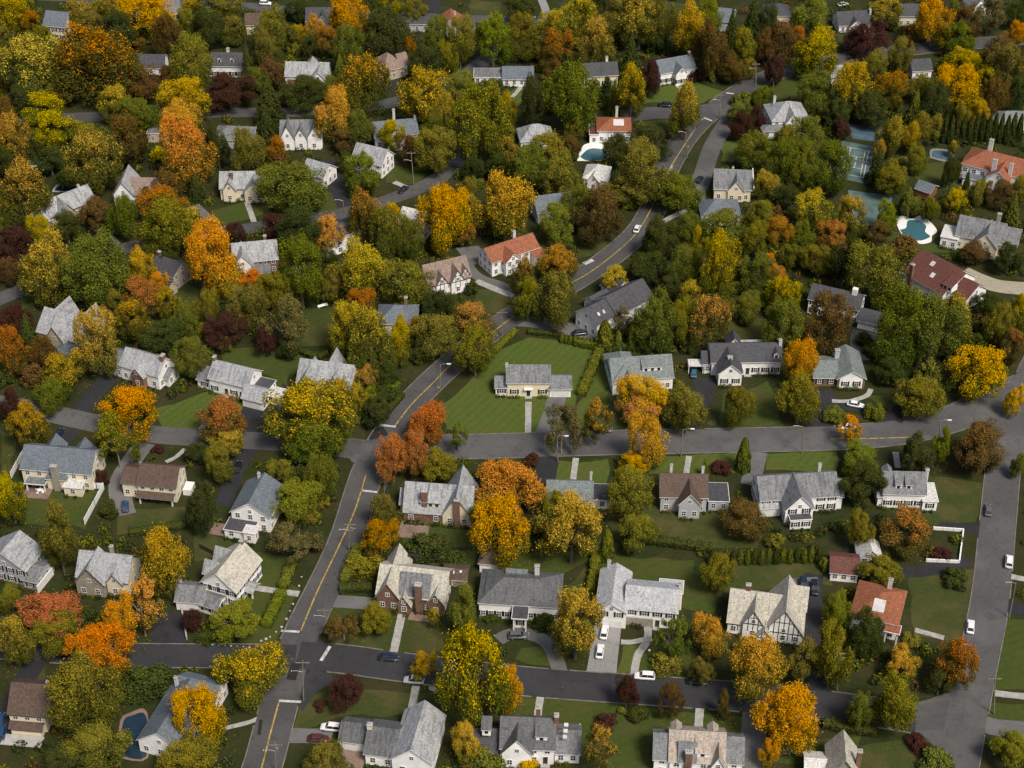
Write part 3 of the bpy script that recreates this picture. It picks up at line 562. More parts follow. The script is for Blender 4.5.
LAWNS = [
 ('437 408 462 388 486 362 500 350 530 336 562 340 598 347 590 372 573 405 548 434 470 435 448 428', 'lawn_b'), ('604 352 613 352 613 390 603 408 580 432 566 433', 'lawn_b'), ('560 462 606 460 612 472 602 490 550 482', 'lawn_b'), ('652 456 742 453 746 474 650 474', 'lawn_b'),
 ('766 454 838 451 836 472 766 470', 'lawn_b'), ('601 557 696 560 697 612 680 606 604 590', 'lawn_m'), ('623 645 645 643 632 674 619 673', 'lawn_b'), ('640 640 700 650 700 680 636 672', 'lawn_m'), ('492 694 560 698 640 706 744 716 742 800 610 800 560 735 540 722 488 722', 'lawn_m'),
 ('404 530 472 522 486 546 406 549', 'lawn_m'), ('388 555 480 549 486 566 398 566', 'lawn_o'), ('326 606 392 615 440 622 466 652 400 652 340 646 324 636', 'lawn_o'), ('248 552 298 556 286 590 262 640 228 636 236 600', 'lawn_m'), ('157 408 205 392 262 402 244 434 160 428', 'lawn_b'),
 ('222 350 300 346 304 372 270 376 222 362', 'lawn_m'), ('28 493 100 490 86 528 28 522', 'lawn_m'), ('118 512 186 506 188 524 118 534', 'lawn_o'), ('908 570 976 568 966 645 916 636', 'lawn_o'), ('1000 618 1040 618 1040 692 992 688', 'lawn_m'), ('990 702 1040 704 1040 728 986 722', 'lawn_m'),
 ('474 290 514 292 506 314 474 314', 'lawn_o'), ('280 312 335 306 342 346 286 346', 'lawn_o'), ('644 102 650 88 690 79 722 92 702 104', 'lawn_b'), ('642 122 672 118 676 130 646 131', 'lawn_o'), ('722 162 722 142 746 139 746 162', 'lawn_b'), ('388 165 436 164 412 186 388 182', 'lawn_m'),
 ('208 211 262 197 264 214 222 227', 'lawn_m'), ('726 318 768 318 768 342 732 342', 'lawn_o'), ('722 396 770 382 784 428 720 428', 'lawn_m'), ('866 394 908 400 906 420 876 402', 'lawn_m'), ('876 506 925 476 984 482 976 522 934 526', 'lawn_o'), ('300 700 330 688 440 692 476 722 440 728 400 716 340 716 290 732', 'lawn_o'),
 ('28 664 46 660 46 678 26 690', 'lawn_o'), ('860 748 932 734 908 800 855 800', 'lawn_o'), ('770 738 860 736 856 764 780 764', 'lawn_m'), ('714 568 830 562 832 586 796 582 745 600 712 596', 'lawn_o'), ('316 192 356 192 352 214 318 218', 'lawn_m'), ('690 572 722 566 712 612 690 606', 'lawn_m'),
 ('560 590 598 560 596 610 585 640 560 660', 'lawn_o'), ('505 560 560 548 590 560 560 575 510 575', 'lawn_m'), ('240 640 262 600 262 560 300 590 272 642', 'lawn_m'), ('610 392 700 392 690 424 600 428', 'lawn_o'), ('880 232 960 234 960 252 900 252', 'lawn_m'), ('540 645 548 655 552 668 512 660 520 648', 'lawn_m'),
 ('520 170 560 190 545 215 520 205', 'lawn_o'), ('160 268 200 290 190 320 160 300', 'lawn_o'), ('655 250 630 262 600 290 640 300 660 270', 'ground'), ('20 285 60 262 40 300 20 310', 'lawn_m'), ('845 25 880 40 850 52 835 45', 'lawn_o'), ('510 230 600 238 618 226 610 250 560 262 520 255', 'lawn_o'),
 ('770 82 800 76 805 95 775 100', 'lawn_m'), ('910 165 955 160 962 195 915 180', 'lawn_m'), ('505 95 525 82 530 100 512 108', 'lawn_b'), ('640 470 600 490 612 540 700 545 760 550 760 520 700 510', 'lawn_o'), ('650 0 700 5 690 20 650 14', 'lawn_o'), ('265 380 290 372 285 390 262 398', 'lawn_m'), ('0 430 15 440 12 480 0 480', 'lawn_o'), ('195 530 240 545 225 560 195 560', 'lawn_o'),
 ('470 0 500 2 500 16 470 14', 'lawn_o'), ('560 4 575 6 575 20 556 18', 'lawn_m'), ('340 655 334 640 372 652', 'lawn_o'),
]
for i, (pp, mt) in enumerate(LAWNS): sheet('lawn', px_line(pp), 0.006+0.00022*i, MT[mt], jit=0.7)
for i, q in enumerate(('313 622 320 640 334 648 352 652 345 668 308 655', '352 684 326 686 313 695 302 712 294 690 312 668', '908 705 930 699 943 694 956 682 966 700 950 722', '906 729 926 738 946 760 962 740 946 716', '384 494 391 472 406 459 428 457 410 440 382 444', '966 424 980 421 1000 440 1004 400 984 398', '352 462 344 452 330 446 340 436 366 440 362 466', '913 705.5 952 700 956 730 909 731')):
    sheet('road', px_line(q), .0355+.0006*i, MT['road_n' if i < 2 else 'road_a' if i == 7 else 'road_b'], 'r', False)
    ROADPOLY.append(('corner', [(p.x, p.y) for p in px_line(q)]))
# kerbs follow the road edges and stop where another road or a driveway opens
ALLR = list(ROADPOLY)
def kerb(L, own, side):
    runs = []; run = []
    for i in range(len(L)-1):
        m = max(1, int((L[i+1]-L[i]).length/1.5))
        for q in range(m):
            p = L[i].lerp(L[i+1], q/m); hit = any(j != own and inside(poly, p.x, p.y) for j, (n_, poly) in enumerate(ALLR))
            if hit:
                if len(run) > 4: runs.append(run)
                run = []
            else: run.append(p)
    if len(run) > 4: runs.append(run)
    for rn in runs:
        mb = MB(); A = []
        for i, p in enumerate(rn):
            d = rn[min(i+1, len(rn)-1)]-rn[max(i-1, 0)]; d.normalize(); nn = Vector((-d.y, d.x, 0))*side
            A.append((p, p+nn*0.28))
        for (a0, b0), (a1, b1) in zip(A, A[1:]):
            z = 0.15
            mb.poly([(a0.x, a0.y, 0), (a1.x, a1.y, 0), (b1.x, b1.y, 0), (b0.x, b0.y, 0), (a0.x, a0.y, z), (a1.x, a1.y, z), (b1.x, b1.y, z), (b0.x, b0.y, z)], [(4, 5, 6, 7), (0, 1, 5, 4), (2, 3, 7, 6)])
        tag(mb.build('kerb', MT['kerb']), kind='structure')
for i in (0, 2, 3, 4, 5):
    P, L, Rr = RP[i]; kerb(L, i, 1); kerb(Rr, i, -1)
# painted lines and patches
def stripe(pp, wd, mat, z=0.095, sm=True, name='road_marking', off=0.0): ribbon(name, px_line(pp), wd, z, MT[mat], k=None, smooth=sm, off=off)
MAIN = px_line(ROADS[0][1]); MS = RP[0][0]
def seg_of(P, y0, y1):
    out = []
    for p in P:
        x, y = to_px(p)
        if y0 <= y <= y1: out.append(p)
    return out
def centre(y0, y1, off=0.0, w_=0.2):
    seg = seg_of(MS, y0, y1)
    if len(seg) > 1:
        for s in (-0.22, 0.22): ribbon('road_marking', seg, w_, 0.095, MT['yline'], k=None, smooth=False, off=off+s)
stripe('256 790 265 755 270 735 279 702', 0.36, 'yline'); stripe('300 633 318 590 340 544 355 510 366 475', 0.36, 'yline'); stripe('395 426 412 404 432 384 458 358 487 337 512 318 560 289 586 275 612 256 635 235 648 215 657 196 662 182 675 160 690 137 702 120', 0.36, 'yline')
stripe('830 439 868 438.7 914 437.5', 0.36, 'yline'); stripe('279 701 301 702', 0.7, 'wline', sm=False); stripe('281 631 301 632', 0.7, 'wline', sm=False); stripe('330 646.5 321 661', 0.8, 'wline', sm=False); stripe('361 490.5 378 492.5', 0.7, 'wline', sm=False); stripe('380 425 396 427', 0.8, 'wline', sm=False)
stripe('584 264 593 260', 1.6, 'wline', sm=False); stripe('704 118 712 121', 0.8, 'wline', sm=False); stripe('726 93 734 94', 0.8, 'wline', sm=False); stripe('703 119 690 136', 0.3, 'wline', sm=False)
stripe('291 680 296 664', 2.2, 'patch', 0.092, name='road_patch'); stripe('296 664 305 663', 1.6, 'patch', 0.0925, name='road_patch'); stripe('368 436 386 431', 4.0, 'patch', 0.0925, sm=False, name='road_patch'); stripe('259 735 261 720', 0.8, 'patch', 0.092, name='road_patch')
stripe('893 420 908 404 912 402', 5.0, 'patch', 0.092, name='road_patch')
# ------------------------------------------------------------------ houses
WIN = {}
def win_meshes(w_, h_, dark=False):
    k = (round(w_, 1), round(h_, 1), dark)
    if k not in WIN:
        w2, h2 = k[0]/2, k[1]; f = MB(); t = 0.13
        f.box(-w2-t, -0.07, -t, w2+t, 0.0, 0); f.box(-w2-t, -0.07, h2, w2+t, 0, h2+t); f.box(-w2-t, -0.065, 0, -w2, 0, h2); f.box(w2, -0.065, 0, w2+t, 0, h2)
        f.box(-w2, -0.05, h2*0.48, w2, -0.031, h2*0.55)
        n = 2 if k[0] > 1.3 else 1
        for i in range(1, n+1): f.box(-w2+i*k[0]/(n+1)-0.045, -0.048, 0, -w2+i*k[0]/(n+1)+0.045, -0.031, h2)
        p = MB(); p.box(-w2, -0.03, 0, w2, 0, h2)
        s = MB(); s.box(-0.24, -0.06, -0.08, 0.24, 0.0, h2+0.08)
        WIN[k] = (f.mesh('window', [MT['trimd' if dark else 'trim']]), p.mesh('pane', [MT['glass']]), s.mesh('shutter', [MT['shut']]))
    return WIN[k]
HOUSES = []; PLANT = []
def W(x0, y0, w, d, h, roof='gx', rh=2.5, R=None, W=None, **kw): return dict(x0=x0, y0=y0, w=w, d=d, h=h, roof=roof, rh=rh, R=R, W=W, **kw)
def wing_geo(g, i, ov):
    e = 0.006*i; x0, x1, y0, y1 = g['x0']-e, g['x0']+g['w']+e, g['y0']-e, g['y0']+g['d']+e; h = g['h']+e; rh = g['rh']; return x0, x1, y0, y1, h, rh
def make_walls(g, i, mat, root):
    x0, x1, y0, y1, h, rh = wing_geo(g, i, 0); mb = MB(); z = -0.4
    if g.get('open'):
        for px_, py_ in ((x0+.3, y0+.3), (x1-.3, y0+.3)):
            p = MB(); p.box(px_-.16, py_-.16, z, px_+.16, py_+.16, h); p.build('post', MT['trim'], root)
        return None
    if g['roof'] == 'gx':
        ym = (y0+y1)/2; mb.prism([(x0, y0, z), (x0, y1, z), (x0, y1, h), (x0, ym, h+rh), (x0, y0, h)], (x1-x0, 0, 0))
    elif g['roof'] == 'gy':
        xm = (x0+x1)/2; mb.prism([(x0, y0, z), (x0, y0, h), (xm, y0, h+rh), (x1, y0, h), (x1, y0, z)], (0, y1-y0, 0))
    else: mb.box(x0, y0, z, x1, y1, h)
    return mb.build('wall', mat, root)
def make_roof(g, i, mat, trim, root, ov):
    x0, x1, y0, y1, h, rh = wing_geo(g, i, ov); t = 0.2; mb = MB(); z = h+0.012
    if g['roof'] in ('gx', 'gy'):
        if g['roof'] == 'gx':
            k = rh/((y1-y0)/2); a = y0-ov; b = y1+ov; mid = (y0+y1)/2; P = lambda q, zz: (x0-ov, q, zz); vec = (x1-x0+2*ov, 0, 0)
        else:
            k = rh/((x1-x0)/2); a = x0-ov; b = x1+ov; mid = (x0+x1)/2; P = lambda q, zz: (q, y0-ov, zz); vec = (0, y1-y0+2*ov, 0)
        zl = z-k*ov
        pts = [P(a, zl), P(mid, z+rh), P(b, zl), P(b, zl+t), P(mid, z+rh+t), P(a, zl+t)]
        mb.prism(pts, vec, [1, 1, 1, 0, 0, 1], 1)
    elif g['roof'] == 'hip':
        X0, X1, Y0, Y1 = x0-ov, x1+ov, y0-ov, y1+ov; w_, d_ = X1-X0, Y1-Y0; zb = z-0.05; zt = zb+t
        if w_ >= d_: r1, r2 = (X0+d_*0.48, (Y0+Y1)/2, zt+rh), (X1-d_*0.48, (Y0+Y1)/2, zt+rh)
        else: r1, r2 = ((X0+X1)/2, Y0+w_*0.48, zt+rh), ((X0+X1)/2, Y1-w_*0.48, zt+rh)
        b = [(X0, Y0, zb), (X1, Y0, zb), (X1, Y1, zb), (X0, Y1, zb)]; c = [(p[0], p[1], zt) for p in b]
        mb.poly(b+c+[r1, r2], [(0, 3, 2, 1), (0, 1, 5, 4), (1, 2, 6, 5), (2, 3, 7, 6), (3, 0, 4, 7)], 1)
        if w_ >= d_: fs = [(4, 5, 9, 8), (5, 6, 9), (6, 7, 8, 9), (7, 4, 8)]
        else: fs = [(4, 5, 8), (5, 6, 9, 8), (6, 7, 9), (7, 4, 8, 9)]
        bse = len(mb.v)-10
        for f in fs: mb.f.append([bse+q for q in f]); mb.m.append(0)
    else:
        mb.box(x0-ov*.6, y0-ov*.6, z, x1+ov*.6, y1+ov*.6, z+0.25, 1); mb.box(x0-ov*.3, y0-ov*.3, z+0.25, x1+ov*.3, y1+ov*.3, z+0.262, 0)
    return mb.build('roof', [mat, trim], root)
def covered(wings, i, x, y, z):
    for j, g in enumerate(wings):
        if j == i or g.get('open'): continue
        if g['x0']-.3 < x < g['x0']+g['w']+.3 and g['y0']-.3 < y < g['y0']+g['d']+.3:
            top = g['h']
            if g['roof'] == 'gx': top += g['rh']*max(0, 1-abs(y-g['y0']-g['d']/2)/(g['d']/2))
            elif g['roof'] == 'gy': top += g['rh']*max(0, 1-abs(x-g['x0']-g['w']/2)/(g['w']/2))
            elif g['roof'] == 'hip': top += g['rh']*0.5
            if z < top+0.4: return True
    return False
def add_window(root, x, y, z, ang, w_, h_, shut, dark):
    f, p, s = win_meshes(w_, h_, dark)
    o = link('window', f, root); o.location = (x, y, z); o.rotation_euler = (0, 0, ang)
    link('pane', p, o)
    if shut:
        for q in (-1, 1): so_ = link('shutter', s, o); so_.location = (q*(w_/2+0.39), 0, 0)
def house(ref, label, eL, eR, h, d, roof='gx', rh=3.0, Rf='mg', Wl='w', wings=(), dorm=(), chim=(), door=None, shut=False, trim='trim', ov=0.4, name='house', cat='house', win=True, gar=(), lights=(), doorc='door_d', flat=(), timber=False, ww=1.0, wsp=2.7, extra=None):
    P, Q = at(eL[0], eL[1], h), at(eR[0], eR[1], h); v = Q-P; yaw = math.atan2(v.y, v.x); w_ = v.length
    root = empty(name, (P.x, P.y, 0), yaw); tag(root, label, cat)
    main = W(0, 0, w_, d, h, roof, rh, timber=timber); G = [main]+[dict(g) for g in wings]
    toc = math.atan2(-P.y, -P.x)-yaw; cdir = Vector((math.cos(toc), math.sin(toc)))
    tm = MT[trim]; roofs = []; drk = Wl in ('b', 's') and trim == 'trimd'
    px, py = to_px((P.x, P.y, 0)); dist_far = py < 120
    for i, g in enumerate(G):
        wm = MT[g['W'] or Wl]; rm = MT[g['R'] or Rf]
        make_walls(g, i, wm, root); roofs.append(make_roof(g, i, rm, tm, root, g.get('ov', ov)))
        x0, x1, y0, y1, hh, rr = wing_geo(g, i, ov)
        if g.get('open') or g.get('win') is False or win is False: pass
        else:
            sides = [((0, -1), 0.0, x0, y0, x1-x0, (1, 0)), ((1, 0), math.pi/2, x1, y0, y1-y0, (0, 1)), ((-1, 0), -math.pi/2, x0, y1, y1-y0, (0, -1))]
            for (nx, ny), ang, sx, sy, L, (tx, ty) in sides:
                if nx*cdir.x+ny*cdir.y < 0.12: continue
                lv = max(1, int((hh+0.3)//2.6)); n = max(1, int(round((L-0.9)/wsp)))
                if L < 2: continue
                for l in range(lv):
                    z = (0.95 if lv == 1 else 0.8)+l*2.7
                    if z+1.35 > hh: z = hh-1.5
                    if z < 0.3: continue
                    for q in range(n):
                        a = L*(q+0.5)/n; x, y = sx+tx*a, sy+ty*a
                        if covered(G, i, x+nx*.3, y+ny*.3, z+0.7): continue
                        if l == 0 and ang == 0 and ((i == 0 and door is not None and abs(x-door) < 1.4) or any(gi == i and abs(x-gx) < gw/2+0.9 for gi, gx, gw in gar)): continue
                        if any(abs(x-c[0]-c[2]/2) < c[2]/2+0.7 and abs(y-c[1]) < 1.6 and ang == 0 for c in chim): continue
                        add_window(root, x, y, z, ang, ww if L > 3 else 0.8, 1.35, shut, drk)
                gable = (g['roof'] == 'gy' and ang == 0) or (g['roof'] == 'gx' and ang != 0)
                if gable and rr > 2.1:
                    x, y = sx+tx*L/2, sy+ty*L/2; z = hh+0.25
                    if not covered(G, i, x+nx*.3, y+ny*.3, z+.5): add_window(root, x, y, z, ang, 0.8, 1.0, False, drk)
        if g.get('timber'):
            T = MB(); yf = y0-0.05; xm = (x0+x1)/2; hw = (x1-x0)/2
            if g['roof'] == 'gy':
                T.box(x0, yf, hh-0.25, x1, yf+0.045, hh); n = max(3, int((x1-x0)/1.1))
                for q in range(1, n):
                    x = x0+(x1-x0)*q/n; zt = hh+rr*(1-abs(x-xm)/hw); T.box(x-0.09, yf, max(0.4, hh-2.4), x+0.09, yf+0.043, max(hh, zt-0.25))
                T.box(xm-hw*0.5, yf, hh+rr*0.45, xm+hw*0.5, yf+0.041, hh+rr*0.45+0.18)
            else:
                T.box(x0, yf, hh-0.5, x1, yf+0.045, hh-0.3); n = int((x1-x0)/1.2)
                for q in range(n+1): x = x0+(x1-x0)*q/max(n, 1); T.box(x-0.09, yf, hh-2.3, x+0.09, yf+0.043, hh-0.3)
            T.build('timber_frame', MT['timber'], root)
    k = rh/(d/2) if roof == 'gx' else rh/(min(d, w_)/2+ov)
    for dm in dorm:      # (x, width, kind, front depth frac, side)
        x, dw, kind, fr, side = (list(dm)+[0.3, 'f'])[:5] if len(dm) < 5 else dm
        sgn = 1 if side == 'f' else -1; yo = 0 if side == 'f' else d
        yf = fr*d/2; zs = h+k*yf; hd = 1.35; yb = min(d/2, yf+(hd+0.2)/max(k, .2)+0.6); zt = zs+hd
        Y = lambda q: yo+sgn*q
        mb = MB(); rf = MB()
        a, b = sorted((Y(yf), Y(yb)))
        if kind == 'g':
            gr = dw*0.5; yb2 = min(d/2+0.3, yf+(hd+gr)/max(k, .2)); a, b = sorted((Y(yf), Y(yb2)))
            mb.prism([(x-dw/2, a, zs-0.4), (x-dw/2, a, zt), (x, a, zt+gr), (x+dw/2, a, zt), (x+dw/2, a, zs-0.4)], (0, b-a, 0))
            o = 0.22; kk = gr/(dw/2); zl = zt-kk*o+0.012
            rf.prism([(x-dw/2-o, a-o, zl), (x, a-o, zt+gr+.012), (x+dw/2+o, a-o, zl), (x+dw/2+o, a-o, zl+.14), (x, a-o, zt+gr+.15), (x-dw/2-o, a-o, zl+.14)], (0, b-a+2*o if side != 'f' else b-a+o, 0), [1, 1, 1, 0, 0, 1], 1)
        else:
            mb.box(x-dw/2, a, zs-0.4, x+dw/2, b, zt)
            zr = h+rh+0.12 if True else zt
            ya, yb3 = Y(yf)-sgn*.3, Y(d/2); za, zb = zt+0.03, max(zt+0.1, h+rh-0.05)
            rf.poly([(x-dw/2-.25, ya, za), (x+dw/2+.25, ya, za), (x+dw/2+.25, yb3, zb), (x-dw/2-.25, yb3, zb), (x-dw/2-.25, ya, za+.16), (x+dw/2+.25, ya, za+.16), (x+dw/2+.25, yb3, zb+.16), (x-dw/2-.25, yb3, zb+.16)], [(0, 3, 2, 1), (4, 5, 6, 7), (0, 1, 5, 4), (1, 2, 6, 5), (2, 3, 7, 6), (3, 0, 4, 7)], [1, 0, 1, 1, 1, 1])
        dmo = mb.build('dormer', MT['w' if Wl in ('w', 'b', 'g', 's') else Wl], root); rf.build('dormer_roof', [MT[Rf], tm], dmo)
        if side == 'f':
            n = max(1, int(dw/1.5))
            f_, p_, _ = win_meshes(0.8, 0.9)
            for q in range(n):
                o = link('window', p_, dmo); o.location = (x-dw/2+dw*(q+.5)/n, yf-0.02, zs+0.25)
    for c in chim:       # (x, y, sx, sy, top, mat)
        x, y, sx, sy, zt, mt = c; mb = MB()
        if mt == 'w': mt = 'whitebrick'; sx *= .85; sy *= .85
        if zt > 8: zt -= 0.9 if mt == 'whitebrick' else .4
        mb.box(x, y, -0.3, x+sx, y+sy, zt); mb.box(x-.08, y-.08, zt, x+sx+.08, y+sy+.08, zt+.2, 1)
        for q in range(2): mb.tube([(x+sx*(.3+.4*q), y+sy/2, zt+.2), (x+sx*(.3+.4*q), y+sy/2, zt+.6)], [.16, .13], 7, 1)
        mb.build('chimney', [MT[mt], MT['concrete']], roofs[0])
    for q in range(2 if roof == 'gx' and not dist_far else 0):
        x = w_*random.uniform(.15, .85); y = d*random.uniform(.25, .4); mb = MB(); z = h+k*y+.2; mb.tube([(x, y, z-.2), (x, y, z+.35)], [.1, .1], 6); mb.build('roof_vent', MT['trimg' if q else 'metal'], roofs[0])
    if door is not None:
        mb = MB(); mb.box(door-.5, -0.06, 0.25, door+.5, 0.0, 2.35); dr = mb.build('door', MT[doorc], root)
        mb = MB(); mb.box(door-.72, -0.05, 0.25, door-.5, -.003, 2.6); mb.box(door+.5, -0.05, 0.25, door+.72, -.003, 2.6); mb.box(door-.5, -0.05, 2.35, door+.5, -.003, 2.6); mb.build('door_frame', MT['trim'], dr)
        mb = MB(); mb.box(door-1, -1.1, -.2, door+1, -.07, .2); mb.build('doorstep', MT['concrete'], root)
    for gi, gx, gw in gar:
        g = G[gi]; yf = g['y0']-0.006*gi; mb = MB(); mb.box(gx-gw/2, yf-.05, .02, gx+gw/2, yf-.003, 2.15)
        for q in range(1, 4): mb.box(gx-gw/2+.05, yf-.065, .02+q*.53, gx+gw/2-.05, yf-.05, .06+q*.53)
        mb.build('garage_door', MT['door_w'], root)
    for x, y, sx, sy in lights:    # skylights on the front slope of the main roof
        mb = MB(); z = lambda q: h+k*q+(.30 if roof == 'gx' else .27+.4*k)
        mb.poly([(x, y, z(y)), (x+sx, y, z(y)), (x+sx, y+sy, z(y+sy)), (x, y+sy, z(y+sy)), (x, y, z(y)-.2), (x+sx, y, z(y)-.2), (x+sx, y+sy, z(y+sy)-.2), (x, y+sy, z(y+sy)-.2)], [(0, 1, 2, 3), (0, 4, 5, 1), (1, 5, 6, 2), (2, 6, 7, 3), (3, 7, 4, 0)])
        mb.build('skylight', MT['whitebrick'], roofs[0])
    for nm, x, y, z, sx, sy, sz, mt in flat:
        mb = MB(); mb.box(x, y, z, x+sx, y+sy, z+sz); mb.build(nm, MT[mt], root)
    if extra: extra(root, w_, h)
    M = Matrix.Translation((P.x, P.y, 0)) @ Matrix.Rotation(yaw, 4, 'Z')
    for g in G:
        if g.get('open') or g.get('win') is False or name == 'garage': continue
        q = 0.6
        while q < g['w']-.5:
            if not (door is not None and g is main and abs(q-door) < 1.5) and not any(G[gi] is g and abs(q+g['x0']-gx) < gw/2+.6 for gi, gx, gw in gar) and not covered(G, G.index(g), g['x0']+q, g['y0']-.8, .4): PLANT.append(M @ Vector((g['x0']+q, g['y0']-.75, 0)))
            q += random.uniform(.9, 2.4)
    for g in G:
        c = [M @ Vector((g['x0']+a*g['w'], g['y0']+b*g['d'], 0)) for a, b in ((0, 0), (1, 0), (1, 1), (0, 1))]
        mark_poly([(p.x, p.y) for p in c], 'h')
    cc = M @ Vector((w_/2, d/2, 0)); HOUSES.append((ref, cc.x, cc.y, root)); return root
H = house
# --- nearest row, below the new asphalt street
H('the white house with the streaked grey roof', 'white house with streaked grey roofs, long gabled wing and low garage', (365, 753), (394.5, 757), 3.6, 9.5, 'gx', 3.2, 'hg', 'w', [W(6.2, -1.2, 8.6, 13.5, 4.6, 'gy', 3.6, 'lg'), W(-6.4, 3.2, 6.4, 6.5, 2.9, 'gx', 2.2, gar=1)], chim=[(-0.4, 4.0, 1.1, 1.0, 7.6, 'c')], gar=[(2, -3.2, 4.6)], wsp=3.2, flat=[('terrace', -6, -2.6, -.1, 5.6, 5.6, .3, 'brickpave')])
H('the white house with the mint trimmed wing', 'white house with brown-streaked grey roof, front gable and skylit mint-edged side wing', (501, 747), (554, 749), 5.0, 9, 'gx', 4.5, 'hg', 'w', [W(0.3, -1.2, 6.3, 6, 4.6, 'gy', 4.2), W(-6.6, 0.5, 6.6, 7, 2.8, 'gx', 3.2, 'dg'), W(11.5, 0.6, 5.2, 7.8, 3.2, 'gx', 2.6, 'mg')], dorm=[(8.6, 2.4, 's', .25, 'f'), (-3.2, 1.8, 's', .4, 'f')], chim=[(11.2, 3.6, .9, 1.2, 11.2, 'b'), (7.2, 6.5, .9, .9, 10.4, 'b')], lights=[(13.1, 1.5, .9, .5), (13.2, 2.4, .9, .5), (13.3, 3.3, .9, .5)], flat=[('gutter', 16.6, .2, 3.2, .25, 8.6, .25, 'mint')], door=9.5)
H('the white house with the tan roof', 'white house with tan shingle roof, grey end wings and wide brick chimney', (670, 760), (724, 763), 5.4, 9.5, 'gx', 4.0, 'tn', 'w', [W(-3.3, 0.6, 3.3, 8, 5.0, 'gx', 3.4, 'mg'), W(11.9, 0.6, 3.4, 8, 5.0, 'gx', 3.4, 'mg'), W(8.4, -1.0, 3.4, 6, 4.6, 'gy', 3.6, 'tn'), W(2.0, -.2, 3.2, 5, 5.6, 'gx', 3.2, 'mg')], dorm=[(6.8, 2.8, 's', .15, 'f'), (1.2, 2.0, 'g', .3, 'b'), (9.0, 2.0, 'g', .3, 'b')], chim=[(3.1, -.9, 1.5, 1.1, 9.0, 'b')], door=6.5)
H('the stone house at the bottom edge', 'small stone house with steep pale gable roof beside a lawn and brick chimney', (829, 774), (858, 776), 4.6, 8, 'gy', 4.6, 'cr', 's', [W(-4.6, 1, 4.6, 6, 3.0, 'gx', 1.5, 'wr')], chim=[(5.6, 2.2, 1.0, 1.0, 9.6, 'b')], trim='trimg')
H('the cream gambrel house', 'cream house with dark brown-grey roof, porch roof and rear deck by a dark driveway', (8.5, 713), (44, 716), 5.2, 10, 'gx', 4.3, 'br', 'c', [W(0.6, -1.8, 6.8, 1.9, 2.6, 'gx', .8, 'br', win=False)], flat=[('deck', -1.0, -5.0, .5, 9.0, 3.0, .2, 'concrete')], chim=[(7.0, 6, .6, .6, 10, 'w')], trim='trimd')
H('the long slate house by the dark pool', 'white house with a long smooth slate-blue gabled roof by a dark pool', (138, 739), (181, 750), 4.0, 16, 'gy', 3.8, 'bg', 'w', [W(1.5, 14.5, 9.5, 6.5, 3.8, 'gx', 2.2, 'bg')], chim=[(1.5, 15, .8, .8, 8, 'w')])
# --- between the streets
def tiny_bay(root, w_, h): pass
H('the brick house with the cream roof', 'brick house with cream slate roof, front gables and tall brick chimney', (377, 593), (444, 601), 4.4, 11, 'gx', 4.2, 'cr', 'b', [W(0, -.7, 5.4, 13.5, 4.2, 'gy', 4.4), W(5.2, -1.4, 3.0, 4.5, 3.0, 'gy', 2.6), W(12.4, -.5, 3.6, 6.0, 4.0, 'gy', 2.6), W(5.6, .3, 6.6, 7.0, 4.8, 'gx', 3.8, 'mg')], chim=[(9.4, -1.0, 1.5, 1.3, 9.4, 'b')], trim='trimg', flat=[('solar_panel', 3.6, 12.4, 5.6, 4.2, .9, .12, 'shut'), ('terrace', 8, -3.2, -.1, 7, 2.6, .25, 'brickpave')], door=6.6, doorc='door_d')
H('the white hip-roofed house', 'long white house with stained green-grey hip roof and tall white portico', (479, 602.6), (559, 607.4), 4.8, 11, 'hip', 3.2, 'hg', 'w', [W(8.2, -4.2, 3.4, 4.2, 4.4, 'flat', 0, 'dg', open=True), W(8.6, -2.6, 2.6, 2.6, 2.6, 'flat', 0, 'wr')], chim=[(12.4, 8.6, 1.3, 1.0, 10.0, 'w')], shut=True, wsp=1.75, flat=[('roof_hatch', 5.5, 8.2, 6.2, 5.2, 1.6, .9, 'tg'), ('doorstep', 7.6, -6.2, -.2, 4.6, 2.0, .45, 'concrete'), ('solar_panel', .9, 1.2, 5.65, .8, 8.4, .12, 'shut')])
H('the shed with the dark hip roof', 'small white outbuilding with dark hip roof behind the long white house', (479.5, 563), (504, 565.5), 3.0, 6.5, 'hip', 2.2, 'br', 'w', name='garage', cat='garage', win=False)
H('the brown shed with skylights', 'low brown-roofed shed with two pale skylights among the shrubs', (444, 579), (466, 580), 2.4, 5, 'gx', 1.0, 'br', 's', name='shed', cat='shed', lights=[(1.5, 1.2, .9, .7), (3.6, 1.5, .6, .6)], win=False)
H('the white split-level house', 'white split-level house with pale grey roof, front gable over the garage and concrete drive', (625.5, 607.6), (677, 612.6), 5.4, 9.5, 'gx', 2.6, 'pl', 'w', [W(-6.7, -1.4, 7.0, 13.5, 5.2, 'gy', 2.3, 'pl'), W(7.4, 6.5, 5.4, 4.2, 5.2, 'flat', 0, 'pl', win=False), W(.4, -.12, 6.2, 2, 2.5, 'flat', 0, 'lg', W='s', win=False, ov=0)], chim=[(-5.4, 11.8, .9, .9, 9.0, 'w'), (11.9, 6.4, .7, .7, 8.4, 'c')], shut=True, gar=[(1, -3.2, 5.2)], door=7.6, wsp=3.0)
